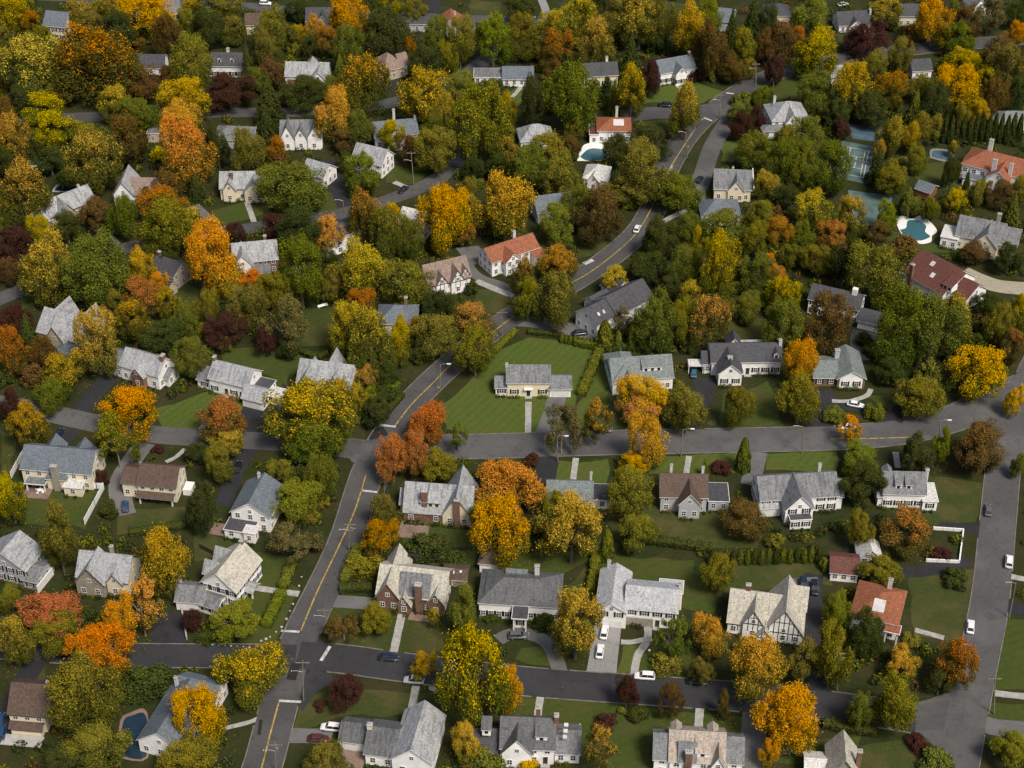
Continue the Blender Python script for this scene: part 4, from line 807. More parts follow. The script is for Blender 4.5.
H('the half-timbered house', 'big half-timbered house with pale mottled slate roof and two white front gables', (727.6, 622), (802, 632), 3.4, 11.5, 'gx', 5.2, 'cr', 'w', [W(8.4, -.9, 9.0, 12.0, 3.2, 'gy', 6.8, timber=True), W(3.6, -.7, 4.6, 6.0, 4.6, 'gy', 3.8, timber=True), W(7.0, -2.2, 3.4, 3.0, 2.2, 'gy', 2.2, timber=True, win=False), W(12.2, 7.0, 5.4, 6.5, 3.4, 'gx', 4.6)], chim=[(3.3, 5.6, 1.1, 1.0, 10.6, 'b')], trim='trimd', timber=True, ov=.3)
H('the orange-tiled house', 'white house with orange tile hip roof and a square white roof deck', (851.5, 614), (897.5, 625), 5.0, 11.5, 'hip', 2.6, 'tl', 'w', [W(8.2, -2.4, 3.2, 2.6, 4.4, 'flat', 0, 'tl', open=True)], chim=[(6.4, 10.4, 1.2, .9, 9.4, 'w')], lights=[(4.3, 1.6, 2.7, 2.9)])
H('the red-roofed garage', 'small garage with plain brown-red roof and white wall under the trees', (831, 572), (858, 574.5), 2.8, 7, 'gx', 1.9, 'rb', 'w', name='garage', cat='garage', wsp=2.2)
H('the white-gabled garage', 'small garage with white pyramid-like gable roof behind dark trees', (859.5, 558), (881.5, 558), 2.6, 5.5, 'gy', 2.6, 'wr', 'w', name='garage', cat='garage')
H('the white house with the dark central gable', 'rambling white house with dark front gable wing and long grey roof', (761, 500), (838, 495), 5.0, 9.5, 'gx', 3.6, 'mg', 'w', [W(5.4, -4.2, 7.0, 9.0, 5.0, 'gy', 4.0, 'mg'), W(-.2, -.8, 5.2, 9, 3.0, 'gx', 3.6, 'lg'), W(6.4, -6.2, 5.2, 2.0, 3.0, 'flat', 0, 'dg'), W(16.5, .4, 4.6, 7.2, 4.2, 'gx', 2.6, 'mg')], chim=[(16.2, 7.6, .9, .9, 9.6, 'w')], shut=True, gar=[(2, 2.4, 4.4)])
tagfix = HOUSES[-1][3]; tagfix['label'] = 'rambling white house with dark front gable wing below the wide grey street'
H('the white colonial above the walled yard', 'white two-storey house with grey shingle roof and lower flat white wing above a walled yard', (884, 493), (925.5, 494), 4.8, 8.5, 'gx', 3.6, 'mg', 'w', [W(10.0, -.8, 3.6, 7.0, 3.0, 'flat', 0, 'wr'), W(-1.2, .3, 1.8, 6.5, 3.4, 'gx', 2.2, 'lg')], chim=[(10.6, 4.2, 1.0, 1.0, 9.8, 'w')], shut=True, dorm=[(3.6, 1.5, 's', .2, 'f'), (6.2, 1.5, 's', .2, 'f'), (1.4, 2.2, 'g', .2, 'b')], wsp=2.2)
H('the dark brown-roofed house', 'grey house with dark brown roof and two white chimneys below the wide street', (661, 496), (707, 497), 5.0, 9, 'gx', 3.6, 'br', 'g', [W(4.5, -2.6, 5.2, 6.5, 4.8, 'gy', 3.2, 'br'), W(12.2, .6, 5.0, 7, 3.0, 'flat', 0, 'dg')], chim=[(2.4, 7.4, .8, .8, 9.6, 'w'), (10.4, 7.0, .8, .8, 9.4, 'w')])
H('the teal-roofed house', 'white house with blue-green ridge roof partly hidden by gold trees', (547.5, 500), (592, 501), 3.4, 8, 'gx', 3.0, 'tg', 'w', [W(11.4, 1.0, 4.8, 6, 2.8, 'flat', 0, 'dg')], chim=[(10.6, 5.6, .7, .7, 7.6, 'w')], door=5)
H('the cream gabled house on the corner', 'cream gabled house with grey slate roof, two tall brick chimneys and brick terrace', (404, 511), (471, 516), 3.3, 10.5, 'gx', 5.2, 'lg', 'c', [W(9.8, -.4, 7.2, 12, 3.6, 'gy', 6.0, 'lg'), W(0.2, -.16, 9.4, 2, 2.7, 'flat', 0, 'lg', W='b', ov=0), W(-1.4, 3.0, 2, 6, 3.0, 'gx', 2.6)], dorm=[(4.9, 1.6, 's', .2, 'f'), (7.4, 3.2, 's', .2, 'f')], chim=[(4.4, .8, 1.3, 1.1, 9.6, 'b'), (12.9, -1.3, 1.3, 1.0, 9.2, 'b')], trim='trimg', flat=[('terrace', -.8, -6.2, -.1, 7.4, 6.0, .25, 'brickpave')])
# --- left side, below the western street
H('the stone-gabled house', 'stone and cream house with light grey roof and two steep front gables', (76.5, 576), (127, 582), 4.6, 9, 'gx', 4.2, 'lg', 'c', [W(.2, -1.4, 7.0, 7.5, 4.2, 'gy', 4.6, W='s'), W(7.6, -.5, 3.8, 5, 4.2, 'gy', 2.6)], chim=[(6.6, 6.0, .8, .8, 9.8, 's')], trim='trimd')
H('the grey house at the left edge', 'pale grey gabled house with lower porch roof ', (-17, 560), (25, 570.5), 5.4, 8, 'gy', 4.0, 'lg', 'g', [W(10.6, -.5, 3.8, 7.6, 2.8, 'gx', 1.6, 'mg')], shut=True, flat=[('fence', 14.7, -1.2, -.1, .3, 7.0, 2.4, 'trim')])
HOUSES[-1][3]['label'] = 'pale grey gabled house with lower porch roof at the left edge'
H('the large cream house', 'large cream house with blue-grey roof, stone chimney and white garden room', (21, 468), (90.5, 474), 5.4, 10, 'gx', 3.6, 'bg', 'c', [W(11.9, -3.0, 4.6, 3.1, 2.8, 'flat', 0, 'wr'), W(6.8, -1.0, 5.2, 2.0, 3.4, 'hip', 1.6, 'bg', win=False), W(1.5, -2.6, 5.2, 2.6, 2.5, 'flat', 0, 'mg', open=True), W(3.0, 7.6, 4.4, 4.6, 4.6, 'gy', 2.6, win=False), W(11, 7.6, 4.4, 4.0, 4.6, 'gy', 2.6, win=False)], chim=[(8.6, -1.7, 1.7, 1.0, 8.0, 's')], wsp=3.0, flat=[('terrace', 1, -5.2, -.1, 7, 4.8, .25, 'brickpave')])
H('the cream house with the brown roof', 'cream house with chocolate brown roof, carport wing and porch roof', (137.5, 484), (175, 487.5), 5.0, 8.5, 'gx', 3.2, 'br', 'c', [W(-4.4, .6, 4.6, 7, 4.6, 'gx', 2.2, 'br'), W(.4, -1.9, 9.0, 2.0, 2.6, 'gx', .7, 'br', open=True)], chim=[(-.6, 4.6, .5, .5, 8.6, 'w')], flat=[('trellis', 10.5, 3, 0, 2.2, 3.4, 1.8, 'trim')], wsp=2.4, trim='trimg')
H('the white house with the grey gable roof', 'white gabled house with blue-grey roof and dark flat lean-to beside brown deck', (231, 511), (269, 517), 5.2, 11.5, 'gy', 3.6, 'bg', 'w', [W(-.5, -4.2, 7.2, 4.4, 2.6, 'flat', 0, 'dg'), W(4.8, -4.8, 2.8, 2.6, 3.2, 'flat', 0, 'wr')], flat=[('deck', -6, -4, 0, 5.0, 4.2, .3, 'brickpave')], chim=[(3.6, 10.2, .7, .7, 10.4, 'w')])
H('the white house with the cream roof slope', 'tall white gabled house with pale cream roof, side dormers and small porch', (201, 581.5), (235.5, 592), 5.2, 12, 'gy', 4.2, 'cr', 'w', [W(-1.0, 3.0, 4.4, 3.4, 5.4, 'gx', 2.6, 'lg'), W(-1.0, 8.0, 4.4, 3.4, 5.4, 'gx', 2.6, 'lg'), W(8.8, 3.8, 2.6, 3.0, 2.6, 'gx', 1.2, 'lg', open=True), W(.5, -4.4, 6.0, 4.5, 2.6, 'gx', 1.4, 'mg')], shut=True, chim=[(4.3, 11.2, .9, .9, 10.4, 'b')], wsp=2.0)
H('the white two-car garage', 'white two-car garage with dark-stained grey roof beside a walled black driveway', (175.5, 600.5), (202.5, 602.5), 3.0, 6.5, 'gx', 2.0, 'mg', 'w', chim=[(-.3, 4.6, .8, .8, 6.4, 'w')], gar=[(0, 3.4, 5.2)], name='garage', cat='garage')
# --- left side, above the western street
H('the white house with brick end chimney', 'white house with mottled grey roof, small front gable and brick end chimney', (120, 364.5), (158, 376), 4.8, 8, 'gx', 3.2, 'lg', 'w', [W(-5.2, .3, 5.4, 7, 3.8, 'gx', 2.6, 'mg'), W(4.6, -1.6, 4.0, 4.5, 4.2, 'gy', 2.4, W='b'), W(11.4, 2.2, 2.8, 5, 2.8, 'gx', 1.6, 'mg')], chim=[(11.6, 3.0, 1.0, 1.5, 9.6, 'b')])
H('the white colonial with black shutters', 'white shuttered colonial house with mottled grey roof and garage wing at an angle', (208.7, 377.5), (247.5, 387), 4.8, 8, 'gx', 3.2, 'lg', 'w', [W(-4.2, .6, 4.4, 6.4, 2.9, 'gx', 2.4, 'mg'), W(11.6, -2.6, 6.2, 6.0, 3.0, 'gx', 2.2, 'lg'), W(11.6, 3.4, 5, 4.0, 2.8, 'flat', 0, 'dg'), W(16.6, 1.0, 4.6, 4.0, 2.6, 'flat', 0, 'wr')], chim=[(-.5, 3.6, .8, 1.2, 9.4, 'b')], shut=True, door=5.2, gar=[(2, 14.6, 4.6)])
H('the multi-gabled stucco house', 'cream stucco house with many pale grey slate gables behind the big gold-tipped tree', (297, 382), (349, 389), 4.4, 10, 'gx', 4.4, 'lg', 'c', [W(.2, -1.4, 6.0, 8, 4.0, 'gy', 4.6, timber=True), W(8.6, -.8, 4.8, 7, 4.4, 'gy', 3.8), W(5.6, 6, 4.5, 6, 4.4, 'gy', 4.2)], trim='trimg')
H('the grey slate house on the left', 'low house with big grey slate roof planes and three gables among the trees', (37, 331), (78, 342), 4.2, 11, 'gx', 4.8, 'lg', 't', [W(4.2, -1.6, 6, 10, 4.0, 'gy', 4.6), W(.2, 6, 5, 7, 4.2, 'gy', 4.4), W(9.6, 5, 4.4, 8, 4.2, 'gy', 4.4), W(9.0, -4.4, 6, 4.5, 2.6, 'hip', 1.4, 'bg')], trim='trimg')
H('the dark-roofed tan house', 'tan brick house with dark roof and lower front wing behind a golden tree', (150, 268), (173, 277), 5.0, 8, 'gx', 2.6, 'dg', 't', [W(4.8, -4.5, 5.4, 4.6, 2.8, 'gx', 1.6, 'dg')], chim=[(.4, 3.4, .9, .9, 9.4, 'b')])
H('the brick house with white front gable', 'brick house with light grey roof and white lower front gable beside the orange tree', (234, 262.5), (277.5, 258.5), 5.0, 9.5, 'gx', 3.8, 'lg', 'b', [W(-.4, -1.8, 6.0, 8, 4.6, 'gy', 3.6, W='w'), W(5.4, -3.4, 5, 3.6, 2.8, 'gx', 1.6, 'mg', W='w')], chim=[(9.5, 5, .9, .9, 10.4, 'b')])
H('the white three-storey house', 'tall white house with low dark roof standing behind a peach-topped tree', (326, 241.5), (362, 230), 6.0, 8.5, 'hip', 1.8, 'dg', 'w', ww=1.2)
# --- upper left
H('the grey-roofed cream house with lawn path', 'cream house with grey roof and front gable facing a lawn with a pale path', (220, 188.5), (263, 188), 4.6, 9, 'gx', 3.6, 'lg', 'c', [W(8.0, -1.6, 6.0, 7, 4.4, 'gy', 3.4), W(1.0, -.8, 4.0, 5, 4.4, 'gy', 2.8)], chim=[(3.2, 2.2, 1.0, 1.0, 9.4, 'b')], trim='trimg')
H('the house with the tan roof', 'house with dull tan roof and grey side gable under a thin rusty tree', (130, 194.5), (168, 195), 4.0, 9, 'gx', 3.6, 'pb', 't', [W(-5.0, -1, 6.2, 11, 4.6, 'gy', 4.4, 'lg', W='w')], trim='trimg')
H('the long pale slate house', 'long low house with pale slate roof beside a dark covered pool', (46, 218.5), (95, 199.5), 3.8, 8.5, 'gx', 3.6, 'lg', 't', [W(4.2, -2.4, 5.0, 6, 3.8, 'gy', 3.6), W(-3.6, -1, 4.2, 7, 3.2, 'gx', 2.6)], chim=[(14.5, 4.4, .9, .9, 8.8, 'w')], trim='trimg')
H('the white triple-gabled house', 'white house with three steep front gables and dark half-timbering', (280.5, 136.5), (321.5, 136), 4.8, 9, 'gx', 3.8, 'mg', 'w', [W(.2, -.9, 4.4, 6, 4.8, 'gy', 4.4), W(4.9, -.7, 3.8, 5.5, 4.8, 'gy', 3.2), W(9.2, -.8, 4.2, 6, 4.8, 'gy', 3.4)], trim='trimg')
H('the low white house with grey roof', 'low white house with light grey roof, front gable and dark hedge', (285, 76), (327, 77), 3.6, 10, 'gx', 3.2, 'lg', 'w', [W(9.2, -2.2, 6.2, 8, 3.4, 'gy', 3.0, 'lg'), W(.8, -.05, 6, 2, 2.3, 'flat', 0, 'lg', W='b', win=False, ov=0)], dorm=[(9, 3, 'g', .2, 'b')])
H('the brown pyramid-roofed house', 'house with tall brown pyramid roof and white side gable beside a curving drive', (383, 72), (405, 66.5), 4.0, 9.5, 'hip', 4.6, 'pb', 't', [W(7.6, 1.0, 3.4, 6, 4.6, 'gx', 3.0, 'pb', W='w')])
H('the white shuttered house behind maroon shrubs', 'white two-storey shuttered house with dark roof behind a maroon hedge of shrubs', (211, 65.5), (241.5, 66), 4.8, 8, 'gx', 3.2, 'dg', 'w', [W(-3.4, .4, 3.5, 6, 3.4, 'gx', 2.0, 'mg')], shut=True, chim=[(5.0, 5.6, 1.2, .9, 9.6, 'w')], wsp=2.0, dorm=[(3, 1.2, 'g', .25, 'f'), (7.6, 1.2, 'g', .25, 'f')])
H('the dark-roofed ranch with white end', 'low ranch house with dark roof and white parapet gable between tall trees', (137.5, 68), (164, 68), 3.0, 9, 'gx', 3.2, 'dg', 'w', ov=.3)
H('the cream house in the top corner', 'tall cream house with slate roof in the far corner among gold trees', (43, 25), (64.5, 27), 5.8, 10, 'gx', 3.6, 'bg', 'c', shut=True)
H('the grey hip-roofed ranch', 'low ranch house with plain grey hip roof beside the far street', (213, 139.5), (250, 141), 3.2, 9.5, 'hip', 2.8, 'mg', 'g')
H('the pale flat-roofed garage', 'small pale flat-roofed garage hidden between rust and green trees', (147, 134), (168, 134), 3.2, 6, 'flat', 0, 'mg', 't', name='garage', cat='garage')
H('the house with two white chimneys', 'house with blue-grey roof and two white chimneys beside the bending street', (375, 137), (418, 133), 4.6, 8.5, 'gx', 3.4, 'bg', 'w', [W(4, -2.4, 5, 6, 4.2, 'gy', 3.0, 'lg')], chim=[(7.2, 7.5, 1.0, 1.0, 11.0, 'w'), (14.0, 3.6, .9, 1.2, 9.8, 'w')])
H('the white house with grey roof by black drive', 'white gable-ended house with big grey roof beside a black driveway', (352, 158.5), (381.5, 165.5), 5.0, 8.5, 'gx', 3.8, 'lg', 'w', [W(2.5, -2.2, 4.4, 6, 4.2, 'gy', 3.2)], trim='trim')
H('the small house with the pale roof', 'small house with pale grey roof half hidden by a round green tree', (302, 172), (323, 178), 4.2, 8, 'gx', 3.0, 'lg', 'w')
H('the white cottage behind peach trees', 'white cottage with pale gable roof squeezed between two peach-topped trees', (398, 222), (424, 228), 4.8, 8.5, 'gx', 3.2, 'wr', 'w')
H('the house with a cream front at the top', 'small cream house with dark roof at the top among the trees', (246, 25), (264, 24), 4.4, 8, 'gx', 2.8, 'br', 'c')
H('the dark slate house at the top', 'house with dark slate roof behind the golden tree at the top', (306, 21), (331, 21), 4.4, 9, 'gx', 3.4, 'dg', 'g', [W(4, -2, 4.5, 6, 4.2, 'gy', 3.2, 'dg')])
H('the long dark-roofed house at the top', 'long low house with flat dark roof under the top street', (398, 25), (436, 24), 3.2, 9, 'hip', 2.2, 'dg', 'g')
H('the orange-roofed house at the top', 'small house with dull orange roof and white chimney near the top street', (438, 28), (466, 27), 3.8, 9, 'gy', 3.4, 'tl', 't', [W(7.5, .5, 6.5, 7, 3.2, 'gx', 2.2, 'dg')], chim=[(6.4, 5, .9, .9, 8.4, 'w')])
H('the grey gable at the top edge', 'grey-roofed house with white gable edge at the very top', (160, 12), (180, 10), 4.2, 8, 'gx', 3.4, 'mg', 'w')
H('the low blue-grey ranch', 'low ranch house with flat blue-grey roofs and a wide gray forecourt', (503, 79), (533, 79), 3.0, 10, 'gx', 2.4, 'bg', 'w', [W(-10.5, 1.5, 10.5, 7, 2.8, 'flat', 0, 'mg')])
# --- middle
H('the white villa with red roof', 'white villa with red tile gables and white end walls on a bank', (492, 262.5), (538.5, 247), 5.2, 8, 'gx', 2.8, 'tl', 'w', [W(3.6, -2.2, 5.2, 7, 5.0, 'gy', 2.4, 'tl'), W(14.0, -1.8, 3.4, 4, 3.2, 'gx', 1.4, 'tl')], chim=[(11.0, 5.6, 1.1, 1.0, 10.2, 'w')])
H('the brown-roofed half-timbered house', 'white half-timbered house with pinkish brown roof beside a loop drive', (429, 286), (470.5, 276), 4.4, 9, 'gx', 4.6, 'pb', 'w', [W(6.8, -1.0, 4.2, 6, 4.4, 'gy', 3.8, timber=True), W(2.2, -.6, 3.6, 5, 4.4, 'gy', 3.0, timber=True), W(10.4, .4, 3.0, 5, 4.6, 'gy', 3.0, timber=True)], trim='trimd', timber=True)
H('the blue-grey hip-roofed house', 'house with blue-grey hip roof and brick chimney between autumn trees', (378, 324), (416.5, 324), 4.2, 9.5, 'hip', 3.2, 'bg', 't', chim=[(7.4, 6, .9, .9, 9.4, 'b')])
H('the long angled grey house', 'long white house with dark grey roof and white parapet ribs set at an angle', (597, 325), (649.5, 298.5), 4.8, 9, 'gx', 3.6, 'dg', 'w', [W(7.6, -.6, 14.2, 10.2, 5.2, 'gx', 3.8, 'dg'), W(8, 9, 6, 5, 3.2, 'gx', 2.0, 'dg'), W(16, 9.4, 6, 6, 4.0, 'gy', 2.6, 'dg')], lights=[(2, 1.5, .7, .8), (4, 1.5, .7, .8)])
H('the green-grey roofed house', 'wide house with green-grey stained roofs and a row of dormer windows', (613, 381), (673, 376.5), 4.4, 10, 'gx', 4.0, 'tg', 'w', [W(-.1, -.6, 7.0, 13.5, 4.0, 'hip', 3.2, 'tg'), W(2.2, -1.6, 4, 5, 3.8, 'gy', 2.6, 'tg')], dorm=[(11.2, 5.4, 's', .3, 'f')], flat=[('side_wall', 16.9, 1.0, .0, .2, 6.0, 4.0, 'tl')])
H('the cream colonial on the big lawn', 'cream colonial house with grey roof, white garage wing and straight path to the street', (507.3, 382.5), (549.6, 382.5), 4.8, 8, 'gx', 3.0, 'mg', 'c', [W(-3.2, .4, 3.2, 5.4, 2.8, 'gx', 1.8, 'mg', W='w'), W(11.65, -.3, 5.8, 6.4, 2.9, 'gx', 2.0, 'mg', W='w')], chim=[(-.5, 3.4, .8, 1.2, 9.0, 'w')], shut=True, door=5.8, doorc='shut', gar=[(2, 14.6, 4.6)], wsp=3.6, ww=1.2, flat=[('porch_roof', 4.6, -.9, 2.7, 2.4, .85, .3, 'trim')])
H('the white house with the charcoal roof', 'long white house with charcoal roof, projecting front gable and small carport', (712, 362), (781, 361), 4.6, 9, 'gx', 3.0, 'dg', 'w', [W(1.4, -5.0, 6.4, 9, 4.4, 'gy', 2.8, 'dg'), W(9.4, 8.0, 6.6, 3.4, 3.4, 'flat', 0, 'lg'), W(5.6, 8.4, 3.4, 4, 4.4, 'gy', 2.0, 'dg'), W(-2.2, 1, 2.4, 6, 3.4, 'gx', 2.0, 'dg')], chim=[(19.0, 3.6, 1.0, 1.4, 9.6, 'w'), (4.0, -2.2, 1.5, 1.2, 8.4, 'w')], shut=True, door=10.2, dorm=[(18, 1.3, 'g', .15, 'f')])
def carport():
    P, Q = at(688.6, 366.5, 2.6), at(705.5, 366.5, 2.6); root = empty('carport', (P.x, P.y, 0), 0.0); tag(root, 'white flat carport roof on posts with a blue car under it', 'carport'); w_ = (Q-P).length
    mb = MB(); mb.box(0, 0, 2.5, w_, 3.4, 2.75); mb.build('roof', MT['wr'], root)
    for x in (.15, w_-.15):
        for y in (.15, 3.25): mb = MB(); mb.box(x-.1, y-.1, -.1, x+.1, y+.1, 2.5); mb.build('post', MT['trim'], root)
carport()
H('the brick house with green gable roof', 'brick house with green-grey gable roof, white front gable and curved path', (838, 378.5), (865.5, 378.5), 3.4, 12.5, 'gy', 2.3, 'tg', 'b', [W(-6.4, 1.0, 6.5, 10, 3.0, 'gx', 2.0, 'tg'), W(.6, -.06, 6.3, 1, 3.3, 'gy', 2.0, 'tg', W='w', ov=.1)], chim=[(.2, 8.2, 1.3, 1.0, 6.8, 'g')], shut=True)
H('the white house with the cupola', 'white house with long charcoal roof, white rooftop cupola and dark garage wing', (809, 298.5), (858.5, 310), 5.2, 8, 'gx', 2.8, 'dg', 'w', [W(15.4, -1.6, 6.4, 6.4, 2.9, 'gx', 2.2, 'dg')], flat=[('cupola', 11.6, 3.2, 7.6, 1.5, 1.5, 2.0, 'trim')], gar=[(1, 18.6, 4.6)], shut=True)
H('the big red-brown roofed house', 'white house with huge red-brown roof, white dormer and brick chimney', (903.5, 273), (943, 294.5), 4.8, 15, 'gx', 5.2, 'rb', 'w', [W(14.0, 4, 6.4, 9.5, 4.0, 'gx', 3.2, 'rb'), W(-2.6, 2, 3.0, 5, 2.8, 'flat', 0, 'bg')], chim=[(2.2, -.6, 1.2, 1.0, 9.6, 'b')], lights=[(5.2, 4.8, 1.3, 1.3), (7.6, 2.2, 1.3, 1.3)], dorm=[(15, 3.0, 's', .2, 'f')], wsp=4)
H('the grey house with the sunroom', 'large grey-roofed house with cream gables and white sunroom by the pool', (956, 234.5), (1001, 243.5), 4.6, 10, 'gx', 4.2, 'mg', 'c', [W(5.6, -2.8, 7.4, 9, 4.4, 'gy', 4.0), W(-4.2, -1.4, 5.2, 7.2, 3.6, 'flat', 0, 'wr', W='w'), W(14.0, 2, 4.5, 7, 4.6, 'gx', 3.0)], chim=[(10.6, 7.6, 1.2, 1.0, 10.4, 's')])
H('the mansion with the red tile roof', 'white mansion with broad red-brown tile roof and several tall white chimneys', (962, 163.5), (1040, 183), 6.0, 12, 'hip', 3.6, 'tl', 'w', [W(9.5, -4.2, 7.2, 9, 5.8, 'gy', 2.8, 'tl'), W(2.0, -3.8, 7.0, 4.0, 3.2, 'flat', 0, 'bg'), W(20, -3, 7, 8, 6.0, 'hip', 2.6, 'tl')], chim=[(5.6, 8.6, 1.6, 1.2, 13.0, 'w'), (10.0, -1.4, 1.6, 1.2, 11.6, 'w'), (15.4, -1.0, 1.4, 1.0, 11.4, 'w')], ww=1.2)
H('the brick-ended shed', 'small shed with blue-grey roof and orange brick end by the hedge', (915.5, 188), (930, 193), 2.8, 5.5, 'gx', 1.6, 'bg', 'tl', name='shed', cat='shed', win=False)
H('the house with pale green roofs', 'low house with pale green hip roofs behind the row of arborvitae', (996, 124), (1032, 124), 3.4, 9, 'hip', 2.6, 'tg', 'w')
H('the white hip-roofed house by the court', 'tall white house with pale grey hip roof and lower dark porch by the tennis court', (772.5, 121.5), (809, 119.5), 5.2, 12, 'hip', 4.2, 'lg', 'w', [W(-3.6, -2.6, 9, 4.4, 2.8, 'hip', 1.2, 'mg'), W(4.2, -1.8, 5.0, 8, 5.0, 'gy', 3.4, 'lg')], chim=[(2.2, 9, 1.0, .9, 10.6, 'w')])
H('the cream house with the white end gable', 'cream house with weathered grey roof and white end parapet by the grey lane', (714.5, 188.5), (751, 190), 4.4, 12, 'gx', 3.8, 'mg', 'c', [W(4.4, -.6, 5.2, 6.5, 4.2, 'gy', 3.4, 'mg')], chim=[(5.5, 6.5, .7, .7, 9.4, 'w')], flat=[('parapet', 12.4, -.2, 4.4, .35, 12, 1.4, 'trim')])
H('the slate pyramid-roofed house', 'low house with dark slate-blue pyramid roof among dark trees', (702, 217), (740.5, 216.5), 3.2, 10, 'hip', 3.4, 'bg', 'w')
H('the white house on the bright green slope', 'white porticoed house with slate roof above a bright green front lawn', (661, 73.5), (695.5, 67.5), 4.8, 8.5, 'gx', 3.2, 'bg', 'w', [W(5.0, -2.4, 4.2, 5, 4.8, 'gy', 2.2, 'bg')], shut=True, chim=[(12.4, 3.6, .8, 1.0, 9.6, 'b')], wsp=2.2)
H('the red-tiled house above the pool', 'white house with orange-red tile roof and flat white roof deck above a small pool', (597.5, 131), (630.5, 131.5), 4.6, 9.5, 'hip', 2.4, 'tl', 'w', [W(-2.6, -.8, 3.0, 7, 3.6, 'flat', 0, 'rb')], lights=[(5.4, 1.8, 3.6, 2.4)], chim=[(6.2, 8.8, 1.0, .9, 9.8, 'w')])
H('the white pool house', 'white-roofed pool house with gabled roof below the small pool', (583, 178.5), (606, 181), 3.6, 9, 'hip', 2.8, 'wr', 'w', [W(1.6, -1, 4, 6, 3.4, 'gy', 2.4, 'wr')], name='pool_house', cat='pool house')
H('the cream house with grey ridge', 'cream house with grey roof and pale chimney behind the weeping tree', (584, 76.5), (618, 74.5), 4.6, 8.5, 'gx', 3.0, 'dg', 'c', chim=[(8.6, 4.6, .9, .8, 9.6, 'c')], shut=True)
H('the pale pyramid-roofed cottage', 'small cottage with pale grey pyramid roof poking out of the trees', (521, 142), (553.5, 140), 3.4, 9, 'hip', 4.0, 'lg', 'w')
H('the grey house beneath the lime tree', 'grey-roofed house mostly hidden by the lime green tree', (538, 213), (575, 208), 4.6, 9, 'gx', 3.4, 'bg', 'g', [W(6.5, -1.6, 4.5, 6, 4.4, 'gy', 3.0, 'lg')])
H('the ranch with white front at the top right', 'low house with charcoal roof, white front gable and white end wall', (839.5, 25.5), (871, 24), 3.2, 9.5, 'gx', 3.4, 'dg', 'w', [W(3.6, -1.4, 5, 6, 3.0, 'gy', 2.4, 'dg')], chim=[(12.2, 3, .9, 2.5, 7.4, 'w')])
H('the cream house with dark hip roof', 'cream house with dark hip roof at the top beside the lime tree', (767, 16), (790, 16), 4.8, 9.5, 'hip', 3.0, 'dg', 'c')
H('the cream house between the gold trees', 'small cream house with dark roof between two golden trees at the top', (899, 16), (919, 16), 4.4, 8.5, 'gx', 3.0, 'dg', 'c')
H('the far white house at the top right', 'small white gable end glimpsed beside maroon trees at the top', (974, 8), (987, 6), 4.0, 7, 'gy', 3.0, 'mg', 'w')
H('the grey roof at the top edge', 'grey house with slate roof at the top edge beside dark conifers', (714, 20), (732, 22), 4.4, 9, 'gx', 3.2, 'bg', 'g')
H('the dark house by the far road', 'small white house with dark roof beside the far road', (913, 71), (932, 70), 3.4, 8, 'gx', 2.6, 'dg', 'w')
H('the small grey cottage near the far road', 'small pale grey cottage with white gable by the far road', (826, 77), (844, 76), 3.2, 7, 'gx', 2.6, 'lg', 'w')
